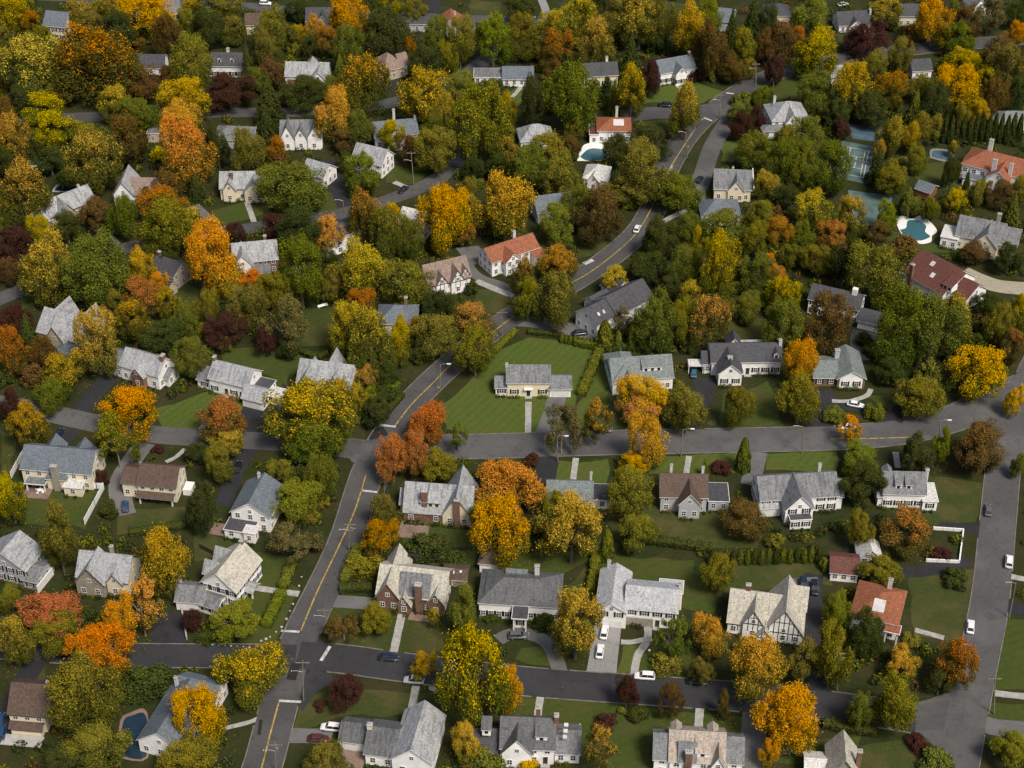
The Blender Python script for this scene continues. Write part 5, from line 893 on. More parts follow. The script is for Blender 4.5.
# ------------------------------------------------------------------ cars
def car_meshes(kind):
    L, wd, h, hood, rear, belt = {'sedan': (4.7, 1.82, 1.45, .27, .17, .88), 'suv': (4.75, 1.9, 1.75, .25, .05, 1.05), 'wagon': (4.8, 1.84, 1.55, .26, .06, .92)}[kind]
    hw = wd/2; b = MB()
    prof = [(-.5, .5, .78), (-.485, .32, .93), (-.3, .24, 1.0), (0, .22, 1.0), (.3, .24, 1.0), (.44, .28, .97), (.5, .45, .82)]   # x frac, z low, width frac ; rear at -x
    tops = [belt*.86, belt*.98, belt*1.0, belt, belt*.98, belt*.80, belt*.66]
    rings = []
    for (fx, zl, wf), zt in zip(prof, tops):
        x = fx*L; y = hw*wf; ym = y*.90
        rings.append([(x, -y*.94, zl), (x, -y, (zl+zt)*.52), (x, -ym, zt*.97), (x, -ym*.8, zt), (x, ym*.8, zt), (x, ym, zt*.97), (x, y, (zl+zt)*.52), (x, y*.94, zl)])
    vs = [p for r in rings for p in r]; fs = []
    for i in range(len(rings)-1):
        for k in range(8): fs.append((i*8+k, i*8+(k+1) % 8, (i+1)*8+(k+1) % 8, (i+1)*8+k))
    fs.append(tuple(range(7, -1, -1))); e = (len(rings)-1)*8; fs.append(tuple(e+k for k in range(8))); b.poly(vs, fs)
    body = b.mesh('body', [MT['metal']]); body.shade_smooth()
    g = MB(); x0, x1 = L*(-.5+rear*.55), L*(.5-hood); xr0, xr1 = L*(-.5+rear+.05), L*(.5-hood-.15); z0, z1 = belt*.97, h
    lo = [(x0, -hw*.86, z0), (x1, -hw*.86, z0), (x1, hw*.86, z0), (x0, hw*.86, z0)]; hi = [(xr0, -hw*.68, z1), (xr1, -hw*.68, z1), (xr1, hw*.68, z1), (xr0, hw*.68, z1)]
    g.poly(lo+hi, [(4, 5, 6, 7), (0, 1, 5, 4), (1, 2, 6, 5), (2, 3, 7, 6), (3, 0, 4, 7)]); glass = g.mesh('windows', [MT['glass']])
    t = MB(); t.poly([(xr0-.05, -hw*.7, z1), (xr1+.05, -hw*.7, z1), (xr1+.05, hw*.7, z1), (xr0-.05, hw*.7, z1), (xr0+.1, -hw*.6, z1+.06), (xr1-.1, -hw*.6, z1+.06), (xr1-.1, hw*.6, z1+.06), (xr0+.1, hw*.6, z1+.06)], [(4, 5, 6, 7), (0, 1, 5, 4), (1, 2, 6, 5), (2, 3, 7, 6), (3, 0, 4, 7), (0, 3, 2, 1)])
    for xa, za, xb, zb in ((x0, z0, xr0, z1), (x1, z0, xr1, z1), ((x0+x1)/2, z0, (xr0+xr1)/2, z1)):
        for s in (-1, 1): t.tube([(xa, s*hw*.865, za), (xb, s*hw*.69, zb)], [.045, .04], 5)
    roof = t.mesh('roof_panel', [MT['metal']])
    w_ = MB(); w_.tube([(0, -.11, 0), (0, .11, 0)], [.33, .33], 14); tyre = w_.mesh('tyre', [MT['shut']])
    r_ = MB(); r_.tube([(0, -.125, 0), (0, .125, 0)], [.19, .19], 10); rim = r_.mesh('rim', [MT['metal']])
    hl = MB(); hl.box(L*.5-.16, -.28, 0, L*.5-.02, .0, .14); head = hl.mesh('headlight', [MT['trim']]); tl = MB(); tl.box(-L*.5+.0, -.2, 0, -L*.5+.1, .08, .16); tail = tl.mesh('tail_light', [MT['door_r']])
    return dict(L=L, hw=hw, belt=belt, body=body, glass=glass, roof=roof, tyre=tyre, rim=rim, head=head, tail=tail)
CARM = {k: car_meshes(k) for k in ('sedan', 'suv', 'wagon')}
def car_paint(name, c):
    m, nt, out = new_mat(name); p = finish(nt, out, c, 0.28, 0.5); p.inputs['Coat Weight'].default_value = 0.5; return m
PAINT = {'w': car_paint('paint_white_car', (.80, .80, .79)), 'k': car_paint('paint_black_car', (.012, .013, .016)), 'b': car_paint('paint_blue_car', (.02, .055, .13)), 'n': car_paint('paint_navy_car', (.012, .025, .05)), 'g': car_paint('paint_grey_car', (.10, .105, .115)), 's': car_paint('paint_silver_car', (.42, .43, .44)), 'r': car_paint('paint_dark_red_car', (.11, .018, .015)), 't': car_paint('paint_teal_car', (.03, .14, .22))}
CARS = []
def car(px, py, qx, qy, kind, paint, label):
    """tail pixel, nose pixel"""
    c = CARM[kind]; A, B = at(px, py, .5), at(qx, qy, .5); m = (A+B)/2; d = B-A
    z = 0.07
    root = empty('parked_car', (m.x, m.y, z), math.atan2(d.y, d.x)); tag(root, label, 'car', 'cars along the streets and in the driveways')
    for k in ('body', 'glass', 'roof'):
        o = link({'body': 'body', 'glass': 'windows', 'roof': 'roof_panel'}[k], c[k], root)
        if k != 'glass': o.material_slots[0].link = 'OBJECT'; o.material_slots[0].material = PAINT[paint]
    for fx in (-.31, .31):
        for s in (-1, 1):
            o = link('wheel', c['tyre'], root); o.location = (fx*c['L'], s*(c['hw']-.1), .33); link('rim', c['rim'], o)
    for s in (-1, 1):
        o = link('headlight', c['head'], root); o.location = (-.03, s*c['hw']*.55+.14, c['belt']*.55); o = link('tail_light', c['tail'], root); o.location = (-.04, s*c['hw']*.62+.05, c['belt']*.65)
    CARS.append(root); return root
for a in [
 (379, 657.5, 398, 658.5, 'sedan', 'n', 'dark blue sedan driving along the new asphalt street'), (424.5, 681.5, 403, 680, 'suv', 's', 'silver wagon parked at the kerb under a golden tree'),
 (654.5, 677.5, 634.5, 676, 'suv', 'w', 'white car parked by the foot of the curved path'), (603, 640, 605.5, 625, 'sedan', 'w', 'white sedan on the concrete drive right by the garage door'), (599, 659, 601, 644, 'sedan', 'w', 'white sedan on the concrete drive nearer the street'),
 (510, 636.5, 527, 636, 'suv', 'g', 'dark grey car on the curved drive before the white portico'), (687, 681, 707, 682.5, 'sedan', 'k', 'black car parked at the kerb under an olive tree'),
 (56, 439, 62, 429, 'sedan', 'n', 'dark blue car on the black drive behind the large cream house'), (125.5, 513, 125, 500, 'sedan', 'b', 'blue car on the grey drive beside the brown-roofed house'), (236, 473, 240, 461, 'sedan', 'k', 'black car in the narrow drive under an olive tree'),
 (340, 729, 322, 727, 'suv', 'w', 'white van-like car beside the low garage wing'), (309, 738.5, 328, 739, 'sedan', 'r', 'dark red car beside the white van-like car'), (847, 403.5, 864, 406.5, 'sedan', 'w', 'white car on the loop drive below the brick house'),
 (856, 427.5, 838, 427, 'sedan', 'w', 'white car on the wide street under a thin orange tree'), (988, 517, 988.5, 504, 'sedan', 'g', 'grey car near the upper end of the avenue'), (1008.5, 568, 1009.5, 556, 'suv', 'w', 'white car at the kerb of the avenue, the upper of two'),
 (970, 634, 971, 620, 'sedan', 'w', 'white car at the left kerb of the avenue, the lower of two'), (966.5, 658, 967.5, 645, 'suv', 's', 'silver car at the avenue kerb half under the orange-tinged tree'), (803, 579, 804, 592, 'suv', 'n', 'dark car with its back to the lawn, nearer the half-timbered house'),
 (814, 582, 815, 595, 'suv', 'k', 'black car farther right on the half-timbered house drive'), (674, 106, 655.5, 105, 'suv', 'k', 'black car on the short street below the bright green slope'), (635, 234, 639, 224, 'sedan', 'w', 'white car driving up the main road bend'),
 (572, 334, 588, 332.5, 'sedan', 'n', 'navy car on the long grey drive behind the hedge'), (693.5, 379, 694, 367, 'sedan', 't', 'light blue car parked under the white carport'), (697, 183, 702, 176, 'sedan', 'k', 'black car on the grey lane beside the cream house'),
 (796, 77, 809, 73.5, 'sedan', 's', 'silver car beneath the yellow-topped tree near the far road'), (596, 430, 612, 430, 'sedan', 'g', 'grey car on the wide street behind peach-topped trees'), (407, 187, 399, 193, 'sedan', 'k', 'black car at the kerb of the upper bending street'),
 (259, 3.5, 272, 3.8, 'suv', 'w', 'white car on the topmost street'), (524, 17.5, 539, 17, 'suv', 'k', 'black car on the topmost street'), (330, 407, 332, 399, 'sedan', 'n', 'navy car in the drive beside the multi-gabled stucco house'), (1, 738, 3, 728, 'suv', 'b', 'blue car in the drive beside the cream gambrel house'), (0, 726, 2, 716, 'sedan', 'b', 'blue car farther up the drive of the cream gambrel house'), (836, 6, 850, 3, 'sedan', 'w', 'white car near the charcoal-roofed ranch at the top'),
]: car(*a)
# ------------------------------------------------------------------ poles and lamps
def pole(bx, by, tx, ty, label, arms=1, lamp=0, trans=False, mat='wood', r=.17):
    B = at(bx, by); s = scale_at(B); dep = math.atan2(CAMH, B.y); Hh = min(13.0, max(6.5, (by-ty)/(s*math.cos(dep))))
    lean = (tx-bx-0.0)/s
    nx, _ = to_px((B.x, B.y, Hh)); lean = (tx-nx)/s; lean = max(-1.8, min(1.8, lean))
    root = empty('utility_pole' if arms else 'street_lamp', (B.x, B.y, 0)); tag(root, label, 'utility pole' if arms else 'street lamp', 'poles along the streets')
    mb = MB(); mb.tube([(0, 0, -.3), (lean*.5, 0, Hh*.5), (lean, 0, Hh)], [r, r*.88, r*.7], 9); mb.build('pole', MT[mat], root)
    for k in range(arms):
        z = Hh-.7-k*1.3; x = lean*(z/Hh); a = MB(); a.box(x-1.5, -.09, z-.08, x+1.5, .09, z+.1); ar = a.build('crossarm', MT['wood'], root)
        for q in (-1.35, -.75, .75, 1.35): i_ = MB(); i_.tube([(x+q, 0, z+.1), (x+q, 0, z+.3)], [.06, .04], 6); i_.build('insulator', MT['trimg'], ar)
    if trans: t = MB(); t.tube([(lean*.78+.42, 0, Hh*.70), (lean*.8+.42, 0, Hh*.70+1.2)], [.3, .3], 10); t.build('transformer', MT['metal'], root)
    if lamp:
        z = Hh*.72 if arms else Hh-.1; x = lean*z/Hh; l = MB(); l.tube([(x, 0, z), (x+lamp*1.2, -.1, z+.5), (x+lamp*2.4, -.2, z+.55)], [.06, .055, .05], 6); la = l.build('lamp_arm', MT['metal'], root)
        h_ = MB(); h_.box(x+lamp*2.2-.28, -.38, z+.42, x+lamp*2.2+.5*lamp+.28, -.02, z+.62); h_.build('lamp_head', MT['trim'], la)
for a in [
 (303.5, 701, 302.5, 662, 'wooden utility pole at the kerb between the two white stop lines', 1, -1, False), (331, 638, 323, 609, 'leaning wooden utility pole with lamp arm at the street corner', 1, -1, False), (349, 551, 350, 523, 'wooden utility pole with double crossarms over the yellow line', 2, -1, True), (276, 772, 275, 744, 'wooden utility pole with crossarm at the lowest stretch of the main road', 1, -1, True),
 (440, 391, 440, 365, 'wooden utility pole beside the main road above the stop line', 0, 1, False), (502, 336, 502, 311, 'wooden utility pole beside the main road next to the olive tree', 1, 0, False), (802, 454, 803, 427, 'pale utility pole standing out against the wide grey street', 0, -1, False), (681, 457, 683, 430, 'dark street lamp post on the near side of the wide street', 0, 1, False),
 (558, 462, 557, 437, 'slim lamp post beside the thin tan tree', 0, 1, False), (837, 692, 839, 653, 'tall wooden utility pole with long crossarms by the new asphalt street', 2, 0, True), (1009, 618, 1016, 584, 'leaning utility pole with lamp on the right kerb of the avenue', 0, -1, False), (994, 714, 990.5, 678, 'wooden utility pole by the path onto the lower avenue', 1, 0, False),
 (720, 119, 720, 94, 'utility pole with lamp arm at the far junction', 1, -1, False), (756, 87, 756, 63, 'utility pole farther up the road past the far junction', 1, -1, False), (687, 158, 686, 133, 'utility pole with yellow base beside the main road bend', 0, -1, False), (345, 226, 343, 201, 'street lamp beside the upper bending street', 0, -1, False),
 (414, 186, 411, 148, 'wooden utility pole on the lawn inside the street bend', 1, -1, False), (468, 163, 468, 146, 'pale post beside the upper bending street end', 0, 1, False), (940, 440, 940, 422, 'pale pole by the lime green tree on the wide street', 0, 1, False), (612, 145, 611, 128, 'thin flag-less pole beside the red-tiled house', 0, 0, False)]: pole(*a)
bpy.data.objects  # poles done
# ------------------------------------------------------------------ hedges, fences, stones, pools, courts
def hedge(pts, wd, ht, label, mat='lawn_b', leaf='g', seed=0):
    P = px_line(pts); rng = np.random.default_rng(seed+5); Ps, Ns = [], []
    root = empty('hedge', P[0], 0); tag(root, label, 'hedge')
    core = MB(); tot = 0
    for a, b in zip(P, P[1:]):
        d = (b-a); L = d.length; tot += L; d.normalize(); n = Vector((-d.y, d.x, 0)); cnt = int(L*(2*ht+wd)*26)
        core.prism([(a-P[0]-n*wd*.4), (a-P[0]+n*wd*.4), (a-P[0]+n*wd*.4+Vector((0, 0, ht*.9))), (a-P[0]-n*wd*.4+Vector((0, 0, ht*.9)))], d*L)
        t = rng.random(cnt)*L; u = rng.random(cnt)*(2*ht+wd); x = np.where(u < ht, -wd/2, np.where(u < ht+wd, u-ht-wd/2, wd/2)); z = np.where(u < ht, u, np.where(u < ht+wd, ht, u-ht-wd))
        lump = 1+0.10*np.sin(t*1.9+seed)+0.07*np.sin(t*4.3)
        x = x*lump+rng.normal(size=cnt)*.06; z = z*lump+rng.normal(size=cnt)*.07; z = np.clip(z, 0.02, None)
        Ps.append(np.stack([(a.x-P[0].x)+d.x*t+n.x*x, (a.y-P[0].y)+d.y*t+n.y*x, z], 1))
        nn = np.stack([n.x*x*2/wd, n.y*x*2/wd, (z/ht)**3], 1)+.5*rng.normal(size=(cnt, 3)); Ns.append(nn/np.linalg.norm(nn, axis=1)[:, None])
    Pp = np.concatenate(Ps); V, F = quads_from(Pp, np.concatenate(Ns), .13+.11*rng.random(len(Pp)), rng, .7)
    link('foliage', mesh_np('foliage', V, F, [LEAF[leaf]]), root); core.build('stem', LEAF[leaf], root)
for i, a in enumerate([
 ('581 397 592 372 602 347', 2.4, 2.2, 'tall clipped hedge between the cream colonial lawn and the green-roofed house', 'g'), ('494 353 503 344 515 333', 2.0, 1.4, 'low clipped hedge along the main road beside the big lawn', 'g'), ('528 333 545 334.5 563 337', 1.8, 1.2, 'low hedge at the back of the big lawn below the long grey drive', 'd'),
 ('292 568 287 580 283 590', 2.4, 1.8, 'clipped hedge above the white path by the main road', 'g'), ('282 594 274 612 266 628', 2.6, 1.8, 'clipped hedge below the white path by the main road', 'g'), ('347 578 353 564 358 551', 2.6, 2.2, 'rounded hedge right of the main road by the pole', 'g'),
 ('344 583 346 575 349 571', 2.0, 1.6, 'short hedge end beside the main road above the grey drive', 'g'), ('340 591 355 590 372 590', 2.2, 1.8, 'dark hedge left of the brick house above the grey drive', 'd'), ('597 551 594 575 591 592', 2.2, 2.2, 'tall hedge left of the white split-level house', 'g'), ('823 726 850 730 876 734', 2.4, 1.8, 'hedge along the lawn below the new asphalt street', 'd'),
 ('406 549 430 548 452 550', 2.0, 1.5, 'dark hedge between the cream gabled house and the brick house', 'd'), ('612 352 640 347 668 346', 1.8, 2.0, 'dark hedge behind the green-roofed house', 'd'), ('370 404 384 396 396 388', 3.0, 2.4, 'thick hedge beside the main road left of the stop line', 'g'), ('376 424 388 412 402 396', 2.0, 1.4, 'low hedge at the kerb of the main road', 'd'),
 ('130 535 160 531 186 527', 2.0, 1.6, 'dark hedge below the brown-roofed cream house', 'd'), ('866 352 880 362 900 378', 3.0, 2.4, 'wide dark hedge below the dark garage wing', 'd'), ('640 541 690 548 712 551', 2.2, 1.8, 'hedge behind the white split-level lawn', 'd'), ('300 352 318 360 330 352', 2.0, 1.5, 'dark hedge behind the multi-gabled stucco house', 'd'),
 ('258 158 275 160 292 162', 2.2, 2.2, 'hedge below the white triple-gabled house', 'd'), ('412 172 424 172 436 171', 2.0, 2.0, 'clipped hedge behind the lawn with the pole', 'd'), ('465 228 490 222 508 218', 2.4, 2.0, 'hedge on the bank left of the white villa', 'd'), ('575 345 585 347 598 349', 2.0, 2.2, 'short hedge at the corner of the big lawn', 'g'),
]): hedge(a[0], a[1], a[2], a[3], leaf=a[4], seed=i)
def fence(pts, ht, label, mat='trim', nm='fence', th=.12):
    P = px_line(pts); root = empty(nm, P[0]); tag(root, label, nm)
    for a, b in zip(P, P[1:]):
        d = b-a; L = d.length; d.normalize(); n = Vector((-d.y, d.x, 0)); mb = MB(); o = a-P[0]; m = max(1, int(L/2.4))
        for q in range(m):
            s, e = o+d*(L*q/m+.09), o+d*(L*(q+1)/m-.09); mb.prism([s-n*th/2+Vector((0, 0, -.1)), s+n*th/2+Vector((0, 0, -.1)), s+n*th/2+Vector((0, 0, ht)), s-n*th/2+Vector((0, 0, ht))], e-s)
        mb.build('panel', MT[mat], root)
        for q in range(m+1):
            c = o+d*(L*q/m); p = MB(); p.box(c.x-.09, c.y-.09, -.2, c.x+.09, c.y+.09, ht+.15); p.build('post', MT[mat], root)
fence('85 524.5 95 506 104 489', 2.0, 'white panel fence down the side of the cream house garden'); fence('11.5 478 18 466 25 454', 2.0, 'white panel fence left of the large cream house'); fence('91 488.5 97 488.5 103 489', 1.9, 'short white panel fence joining the garden room to the long fence')
fence('933 529.5 963 531.5', .9, 'low white wall along the top of the walled yard', nm='garden_wall', th=.35); fence('963 532 959 563', .9, 'low white wall down the avenue side of the walled yard', nm='garden_wall', th=.35); fence('958 563 926 561.5', .9, 'low white wall along the bottom of the walled yard', nm='garden_wall', th=.35)
fence('182 611 187 640', .9, 'low pale wall beside the black driveway', 'concrete', 'garden_wall', .35); fence('648 337 660 331 672 326', 1.4, 'grey board fence behind the dark trees', 'trimg'); fence('662 224 678 216 690 212', 1.6, 'pale retaining wall beside the slate pyramid roof', 'concrete', 'garden_wall', .3)
fence('240 563 215 556 200 548', 1.5, 'dark board fence behind the white gabled house', 'trimd'); fence('655 200 662 184 672 168', 1.0, 'low stone wall along the grey lane', 'concrete', 'garden_wall', .4)
stone_me = []
for s in range(3):
    bm = bmesh.new(); bmesh.ops.create_icosphere(bm, subdivisions=2, radius=.30); rr = random.Random(s)
    for v in bm.verts: v.co *= rr.uniform(.82, 1.12); v.co.z *= .72
    me = bpy.data.meshes.new('boulder'); bm.to_mesh(me); bm.free(); me.materials.append(MT['concrete']); stone_me.append(me)
for i in range(11):
    bx, by = ((301.5, 577), (299, 586), (296, 595), (293, 604), (290, 611), (286.5, 619), (281.5, 627), (276, 632), (270, 637), (266, 639), (261, 641))[i]; p = at(bx, by, .1); o = link('boulder', stone_me[i % 3]); o.location = (p.x, p.y, .15); o.rotation_euler = (0, 0, i); o.scale = (.8+.5*math.sin(i*2.3)**2,)*3; tag(o, 'pale painted boulder in the row edging the main road verge', 'boulder', 'pale boulders edging the main road')
for i in range(9):
    p = at(200+6.2*i, 644+.4*i, .1); o = link('boulder', stone_me[(i+1) % 3]); o.location = (p.x, p.y, .15); o.scale = (.75,)*3; o.rotation_euler = (0, 0, i*2); tag(o, 'small pale boulder in the row along the side street verge', 'boulder', 'small boulders along the side street')
def pool(deck, water, label, wm='pool', dm='concrete'):
    D, Wt = px_line(deck), px_line(water); c = sum(D, Vector())/len(D); root = empty('swimming_pool', (c.x, c.y, 0)); tag(root, label, 'swimming pool')
    def prism(P, z0, z1):
        Q = spline(P+[P[0]], 4)[:-1]; a = sum(Q[i].x*Q[(i+1) % len(Q)].y-Q[(i+1) % len(Q)].x*Q[i].y for i in range(len(Q)))
        if a < 0: Q = Q[::-1]
        m = MB(); m.prism([(p.x-c.x, p.y-c.y, z0) for p in Q], (0, 0, z1-z0)); return m
    prism(D, -.1, .12).build('deck', MT[dm], root); prism(Wt, .05, .15).build('water', MT[wm], root); mark_poly([(p.x, p.y) for p in D], 'd')
pool('577 161 584 145 602 144 607 150 606 160', '580 157 590 149 606 151 606 159 588 161', 'small blue pool with white deck below the red-tiled house', dm='trim')
pool('896 219 902 216 912 219 920 216 930 222 937 231 932 236 931 242 920 244 914 240 905 238 898 228', '900 230 906 228 908 221 918 221 926 226 925 232 930 237 920 241 912 239 904 236', 'teal free-form pool with wide white deck', dm='trim')
pool('118 758 120 722 130 713 147 712 148 758', '120 756 123 723 132 716 146 716 146 757', 'dark pool with brick coping beside the long slate-blue roof', 'poold', 'brickpave'); pool('52 192 58 184 76 184 80 192', '54 191 60 186 74 186 77 191', 'dark covered pool beside the long pale slate house', 'poold')
pool('22 168 24 162 42 160 44 166', '25 166 26 163 40 162 41 165', 'narrow blue pool hidden among trees at the left', 'pool'); pool('930 158 932 149 954 152 949 162', '932 157 934 151 952 153 948 160', 'small blue pool left of the red-tiled mansion', 'courtb', 'trimg')
def court(q, label, mt, lines=True):
    P = px_line(q); c = sum(P, Vector())/4; root = empty('tennis_court', (c.x, c.y, 0)); tag(root, label, 'tennis court')
    L = lambda u, v: (P[0]*(1-u)*(1-v)+P[1]*u*(1-v)+P[2]*u*v+P[3]*(1-u)*v)-c
    m = MB(); m.face([(*L(u, v).xy, .05) for u, v in ((0, 0), (0, 1), (1, 1), (1, 0))][::1]); m.build('court_surface', MT[mt], root); mark_poly([(p.x, p.y) for p in P], 'd')
    if lines:
        m = MB()
        for a, b in (((.18, .14), (.18, .86)), ((.82, .14), (.82, .86)), ((.28, .14), (.28, .86)), ((.72, .14), (.72, .86)), ((.18, .14), (.82, .14)), ((.18, .86), (.82, .86)), ((.28, .35), (.72, .35)), ((.28, .65), (.72, .65)), ((.5, .35), (.5, .65))):
            A, B = L(*a), L(*b); d = (B-A).normalized(); n = Vector((-d.y, d.x, 0))*.14
            m.face([(*(A-n).xy, .056), (*(B-n).xy, .056), (*(B+n).xy, .056), (*(A+n).xy, .056)])
        m.build('court_lines', MT['wline'], root)
        A, B = L(.1, .5), L(.9, .5); m = MB(); d = (B-A); n = Vector((-d.y, d.x, 0)).normalized()*.02; m.prism([A-n+Vector((0, 0, .1)), A+n+Vector((0, 0, .1)), A+n+Vector((0, 0, 1.0)), A-n+Vector((0, 0, 1.0))], d); m.build('net', MT['trimg'], root)
        for X in (A, B): m = MB(); m.tube([(X.x, X.y, 0), (X.x, X.y, 1.15)], [.06, .06], 6); m.build('net_post', MT['metal'], root)
court('842 141 876 147 868 184 836 178', 'green tennis court with white lines among tall trees', 'court'); court('845 124 884 128 880 142 853 139', 'plain blue play court between trees', 'courtb', False)
# play set
p = at(785, 754); root = empty('play_set', (p.x, p.y, 0)); tag(root, 'small green garden play set with slide and canopy on the lawn', 'play set')
mb = MB()
for x in (-.9, .9):
    for y in (-.9, .9): mb.tube([(x, y, 0), (x, y, 2.2)], [.07, .07], 6)
mb.box(-1, -1, 1.1, 1, 1, 1.2); mb.build('frame', MT['wood'], root)
mb = MB(); mb.poly([(-1.2, -1.2, 2.2), (1.2, -1.2, 2.2), (1.2, 1.2, 2.2), (-1.2, 1.2, 2.2), (0, 0, 3.1)], [(0, 1, 4), (1, 2, 4), (2, 3, 4), (3, 0, 4), (0, 3, 2, 1)]); PLAY = plain('play_green', (.03, .26, .19)); mb.build('canopy', PLAY, root)
mb = MB(); mb.prism([(1, -.4, 1.15), (1, .4, 1.15), (1, .4, 1.0), (1, -.4, 1.0)], (2.6, -.6, -1.0)); mb.build('slide', PLAY, root)
# small garden things
def table(px, py, z, label):
    p = at(px, py, z); r = empty('garden_table', p); tag(r, label, 'garden table')
    m = MB(); m.tube([(0, 0, .68), (0, 0, .74)], [.62, .62], 16); m.build('table_top', MT['trim'], r); m = MB(); m.tube([(0, 0, 0), (0, 0, .68)], [.06, .05], 8); m.build('leg', MT['metal'], r)
def chair(px, py, z, rz, label, grp):
    p = at(px, py, z); r = empty('garden_chair', p, rz); tag(r, label, 'garden chair', grp)
    m = MB(); m.box(-.28, -.28, .4, .28, .28, .47); m.build('seat', MT['trim'], r); m = MB(); m.prism([(-.28, .24, .47), (.28, .24, .47), (.28, .3, .47), (-.28, .3, .47)], (0, .1, .5)); m.build('backrest', MT['trim'], r)
    for x in (-.24, .24):
        for y in (-.24, .24): m = MB(); m.box(x-.03, y-.03, 0, x+.03, y+.03, .4); m.build('leg', MT['trim'], r)
table(40, 492, .15, 'round white table on the brick terrace of the large cream house')
for i in range(4): chair(40+3.6*math.cos(i*1.57+.6), 492+2.4*math.sin(i*1.57+.6), .15, -i*1.57, 'white chair round the table on the terrace of the large cream house', 'terrace chairs of the large cream house')
table(456, 585, 0, 'white table on the grass beside the brown skylit shed')
p = at(323, 307); r = empty('garden_bench', p, .5); tag(r, 'long white garden bench alone on the lawn by the autumn trees', 'bench')
m = MB(); m.box(-1.6, -.3, .42, 1.6, .3, .5); m.build('seat', MT['trim'], r); m = MB(); m.box(-1.6, .27, .5, 1.6, .33, .95); m.build('backrest', MT['trim'], r)
for x in (-1.4, 1.4): m = MB(); m.box(x-.05, -.25, 0, x+.05, .25, .42); m.build('leg', MT['trim'], r)
for sx, sy, lb in ((438.5, 394, 'yellow diamond road sign on a post beside the main road bend'), (688, 152, 'yellow diamond road sign by the pole on the upper road bend')):
    p = at(sx, sy); r = empty('road_sign', p); tag(r, lb, 'road sign'); m = MB(); m.tube([(0, 0, -.1), (0, 0, 2.2)], [.05, .05], 6); m.build('post', MT['metal'], r)
    m = MB(); m.prism([(0, -.06, 1.7), (.55, -.06, 2.25), (0, -.06, 2.8), (-.55, -.06, 2.25)], (0, -.03, 0)); m.build('panel', MT['yline'], r)
for x_, y_, lb in ((651.5, 645, 'white lamp globe on a short post beside the curved path'), (649, 655, 'small white lamp globe lower down the curved path')):
    p = at(x_, y_); r = empty('garden_lamp', p); tag(r, lb, 'garden lamp'); m = MB(); m.tube([(0, 0, 0), (0, 0, 1.3)], [.05, .04], 6); m.build('post', MT['metal'], r)
    m = MB(); m.tube([(0, 0, 1.3), (0, 0, 1.42), (0, 0, 1.65), (0, 0, 1.78)], [.1, .26, .26, .1], 10); m.build('globe', MT['trim'], r)
# mulch rings round young street trees
for x, y in ((712, 423), (762, 423)):
    pts = [at(x+4.5*math.cos(a), y+2.8*math.sin(a)) for a in np.linspace(0, 6.28, 14)[:-1]]; sheet('mulch_bed', pts, .03, MT['lawn_o'], None)
sheet('mulch_bed', [at(434+5.5*math.cos(a), 688+3.3*math.sin(a)) for a in np.linspace(0, 6.28, 14)[:-1]], .031, MT['drive_e'], None)
# ------------------------------------------------------------------ tall shrubs that close the gaps between the crowns
HB = []
for ref, x, y, root in HOUSES:
    qs = []
    for ch in root.children:
        if ch.type == 'MESH':
            M = Matrix.Translation(root.location) @ Matrix.Rotation(root.rotation_euler.z, 4, 'Z') @ Matrix.Translation(ch.location)
            qs += [to_px(M @ Vector(c)) for c in ch.bound_box]
    HB.append((min(q[0] for q in qs), min(q[1] for q in qs), max(q[0] for q in qs), max(q[1] for q in qs)))
frng = random.Random(3); nfill = 0; FILL = []
for _ in range(40000):
    if nfill >= 215: break
    x = frng.uniform(-5, 1029); y = 4+frng.random()**1.5*640; w_ = frng.uniform(15, 27)*(0.75+y/1100); h_ = w_*frng.uniform(.72, 1.05)
    if any(a-w_*.5 < x < c+w_*.5 and b-h_*.3 < y < d_+h_*.5 for a, b, c, d_ in HB): continue
    if any(abs(x-T[1]) < T[3]*.5*.8+w_*.2 and abs(y-T[2]) < T[4]*.5*.8+h_*.2 for T in TREES): continue
    if any(math.hypot(x-a, y-b) < (w_+c)*.42 for a, b, c in FILL): continue
    p = at(x, y+h_*.4); s_ = scale_at(p); r_ = w_/s_/2
    if 825 < x < 960 and 110 < y < 250: continue
    if any(occ(p.x+a*r_, p.y+b*r_) for a in (-1, -.5, 0, .5, 1) for b in (-1, 0, 1, 2, 3)): continue
    c = frng.choice('dddggoodgry' if y < 350 else 'dddgoor'); tree(x, y, w_, h_, c, 'S'); FILL.append((x, y, w_)); nfill += 1
nt_ = 0
for _ in range(30000):
    if nt_ >= 58: break
    x = frng.uniform(0, 1024); y = 4+frng.random()*318; w_ = frng.uniform(22, 36)*(0.8+y/1200); h_ = w_*frng.uniform(.85, 1.2)
    if any(a-w_*.42 < x < c+w_*.42 and b-h_*.45 < y < b+(d_-b)*.62+h_*.5 for a, b, c, d_ in HB): continue
    if any(math.hypot(x-T[1], (y-T[2])*.9) < (T[3]+w_)*.36 for T in TREES if T[6] != 'S'): continue
    p = at(x, y+h_*.5); s_ = scale_at(p); r_ = w_/s_/2
    if any(occ(p.x+a*r_, p.y+b) for a in (-.5, 0, .5) for b in (-1, 1, 4)): continue
    if any(occ(p.x+a*r_, p.y+b) in ('r', 'd') for a in (-.7, 0, .7) for b in (8, 14)): continue
    if 825 < x < 960 and 110 < y < 250: continue
    tree(x, y, w_, h_, frng.choice('ddggoooyytr')); nt_ += 1
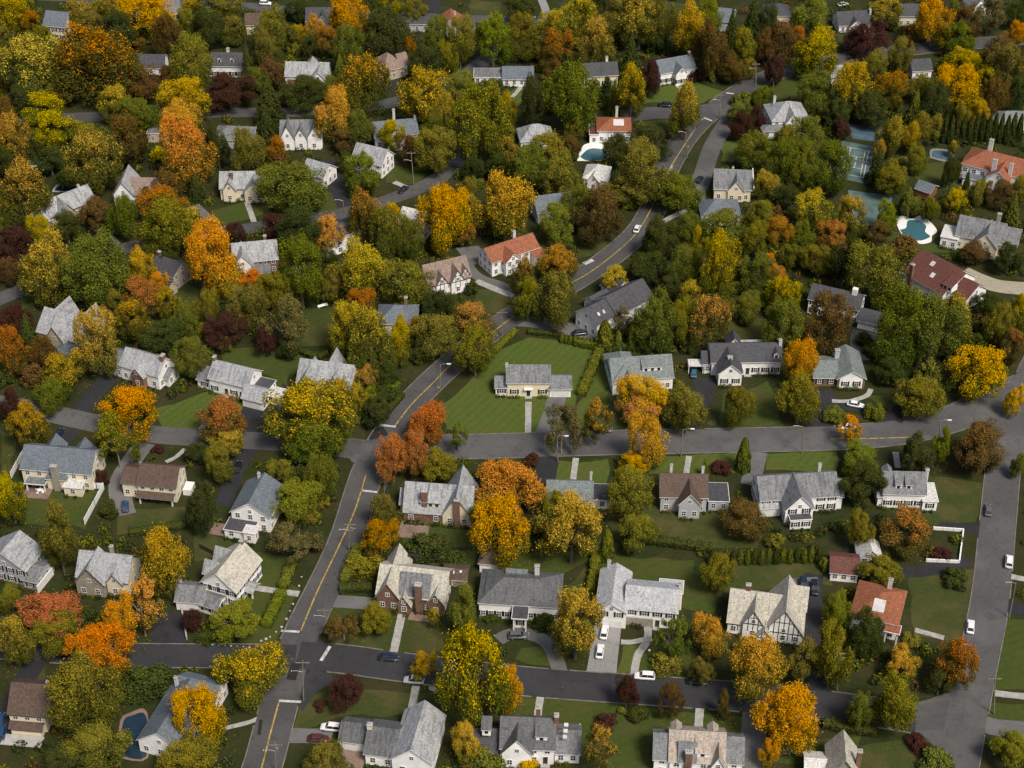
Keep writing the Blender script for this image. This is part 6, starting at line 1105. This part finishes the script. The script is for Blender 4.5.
# ------------------------------------------------------------------ undergrowth, fallen leaves, woods beyond the frame
rng = np.random.default_rng(5); Ps, Ns, Ss = [[], [], [], []], [[], [], [], []], [[], [], [], []]
n = 0; tries = 0
while n < 3000 and tries < 60000:
    tries += 1
    px_, py_ = rng.random()*1140-60, -20+rng.random()**1.25*830
    p = at(px_, py_)
    bad = any(occ(p.x+a, p.y+b) for a in (-2, 0, 2) for b in (-2, 0, 2)) or occ(p.x, p.y+3.5) == 'h' or occ(p.x, p.y-3) == 'r'
    if bad: continue
    f = math.sin(p.x*.05)+math.sin(p.y*.043+2)+rng.normal()*.5
    if f < -.6 and rng.random() < .6: continue
    r = .7+rng.random()*1.2+(.8 if py_ < 330 else 0)*rng.random(); k = int(30+26*r*r); q, nn = shell(np.array([p.x, p.y, r*.6]), r, k, rng, .5, .8); q[:, 2] = np.abs(q[:, 2])
    i = int(rng.choice(4, p=[.42, .26, .2, .12])); Ps[i].append(q); Ns[i].append(nn); Ss[i].append(.2+.16*rng.random(k)); n += 1
for p in PLANT:
    if occ(p.x, p.y-1.2) in ('d', 'r'): continue
    r = .4+.5*rng.random(); k = int(60*r)+25; q, nn = shell(np.array([p.x, p.y-.1, r*.7]), r, k, rng, .5, .9); q[:, 2] = np.abs(q[:, 2]); i = int(rng.choice(4, p=[.5, .3, .1, .1])); Ps[i].append(q); Ns[i].append(nn); Ss[i].append(.12+.1*rng.random(k))
for i, c in enumerate('dgor'):
    P = np.concatenate(Ps[i]); V, F = quads_from(P, np.concatenate(Ns[i]), np.concatenate(Ss[i]), rng, .7); tag(link('undergrowth', mesh_np('undergrowth', V, F, [LEAF[c]])), kind='stuff')
P = []
for T in TREES:
    if T[5] in 'YOPRytprl' and T[6] not in 'SKC':
        m = int(26+T[9]*9); a = rng.random(m)*6.283; q = T[9]*(rng.random(m)**.5)*1.5; P.append(np.stack([T[7]+q*np.cos(a), T[8]+q*np.sin(a)-1, np.full(m, .115)], 1))
P = np.concatenate(P); P = np.array([p for p in P if occ(p[0], p[1]) != 'h' and (occ(p[0], p[1]) not in ('r', 'd') or rng.random() < .12)]); nn = np.array([0, 0, 1.])+.25*rng.normal(size=P.shape); nn /= np.linalg.norm(nn, axis=1)[:, None]; V, F = quads_from(P, nn, .08+.09*rng.random(len(P)), rng, .8)
LEAF['fallen'] = leaf_mat('fallen_leaves', (.25, .15, .035), (.36, .22, .04), .8)
tag(link('fallen_leaves', mesh_np('fallen_leaves', V, F, [LEAF['fallen']])), kind='stuff')
Ps, Ns, Ss = [], [], []
for i in range(240):
    s = i % 4
    if s == 0: p = at(-40-rng.random()*160, 20+rng.random()*760)
    elif s == 1: p = at(1070+rng.random()*160, 20+rng.random()*760)
    else: p = at(-150+rng.random()*1330, -28-rng.random()*70)
    if occ(p.x, p.y) == 'r': continue
    r = 4+rng.random()*3; h = r*1.15
    for c in range(9):
        d = rng.normal(size=3); d /= np.linalg.norm(d); q, nn = shell(np.array([p.x, p.y, h+1])+d*r*.55, r*.5, 90, rng); Ps.append(q); Ns.append(nn); Ss.append(.4+.35*rng.random(90))
V, F = quads_from(np.concatenate(Ps), np.concatenate(Ns), np.concatenate(Ss), rng); tag(link('distant_woods', mesh_np('distant_woods', V, F, [LEAF['y']])), kind='stuff')
# ------------------------------------------------------------------ labels of the plants: look + the house they stand by
LM = []
for ref, x, y, root in HOUSES:
    q = to_px((x, y, 3)); LM.append((ref, q[0], q[1]))
def rel(dx, dy):
    a = math.degrees(math.atan2(-dy, dx)) % 360
    return ['right of', 'up and right of', 'above', 'up and left of', 'left of', 'down and left of', 'below', 'down and right of'][int((a+22.5)//45) % 8]
SHW = {'B': 'round tree', 'T': 'upright tree', 'C': 'conifer', 'K': 'arborvitae', 'V': 'open-branched tree', 'S': 'shrub'}
used = {}
rows = []
for T in TREES:
    root, px, py, wp, hp, c, shp = T[:7]; near = sorted(LM, key=lambda l: math.hypot(l[1]-px, (l[2]-py)*1.25))[:3]
    noun = SHW[shp]; root['category'] = {'C': 'conifer', 'K': 'arborvitae', 'S': 'shrub', 'V': 'sparse tree'}.get(shp, 'ornamental tree' if c == 'm' else 'tree')
    root['group'] = {'C': 'conifers among the houses', 'K': 'clipped arborvitae in rows', 'S': 'garden shrubs', 'V': 'thinly leaved trees'}.get(shp, 'maroon ornamental trees' if c == 'm' else 'autumn trees among the houses')
    rows.append((T, near, noun))
def fits(t): return len(t.split()) <= 16
ROWK = {'d': 'dark green arborvitae in the far row above the red-tiled mansion', 'g': ''}
buckets = {}
for T, near, noun in rows:
    root, px, py, wp, hp, c, shp = T[:7]
    if shp == 'K' and 936 < px < 1026 and py < 140: root['label'] = 'dark arborvitae in the tall row behind the red-tiled mansion'; root['group'] = 'arborvitae row behind the mansion'; continue
    if shp == 'K' and 708 < px < 824 and 545 < py < 565: root['label'] = 'small arborvitae in the row behind the half-timbered house lawn'; root['group'] = 'arborvitae row behind the lawn'; continue
    if shp == 'K' and 558 < px < 600 and 330 < py < 350: root['label'] = 'small arborvitae in the row at the back of the big lawn'; root['group'] = 'arborvitae row by the big lawn'; continue
    done = False
    for lm in near[:3]:
        t = f'{CWORD[c]} {noun} {rel(px-lm[1], py-lm[2])} {lm[0]}'
        if fits(t) and t not in buckets: buckets[t] = [T]; done = True; break
    if not done:
        lm = near[0]; t = f'{CWORD[c]} {noun} {rel(px-lm[1], py-lm[2])} {lm[0]}'; buckets.setdefault(t, []).append(T)
for t, L in buckets.items():
    if len(L) == 1: L[0][0]['label'] = t; continue
    L.sort(key=lambda T: -T[3]*T[4]); words = {2: ['larger', 'smaller'], 3: ['largest', 'middle-sized', 'smallest']}.get(len(L)) or ['largest', 'second-largest', 'third-largest', 'fourth-largest', 'fifth-largest', 'sixth-largest', 'smallest'][:len(L)]
    for T, w_ in zip(L, words): T[0]['label'] = f'{w_} {t}'
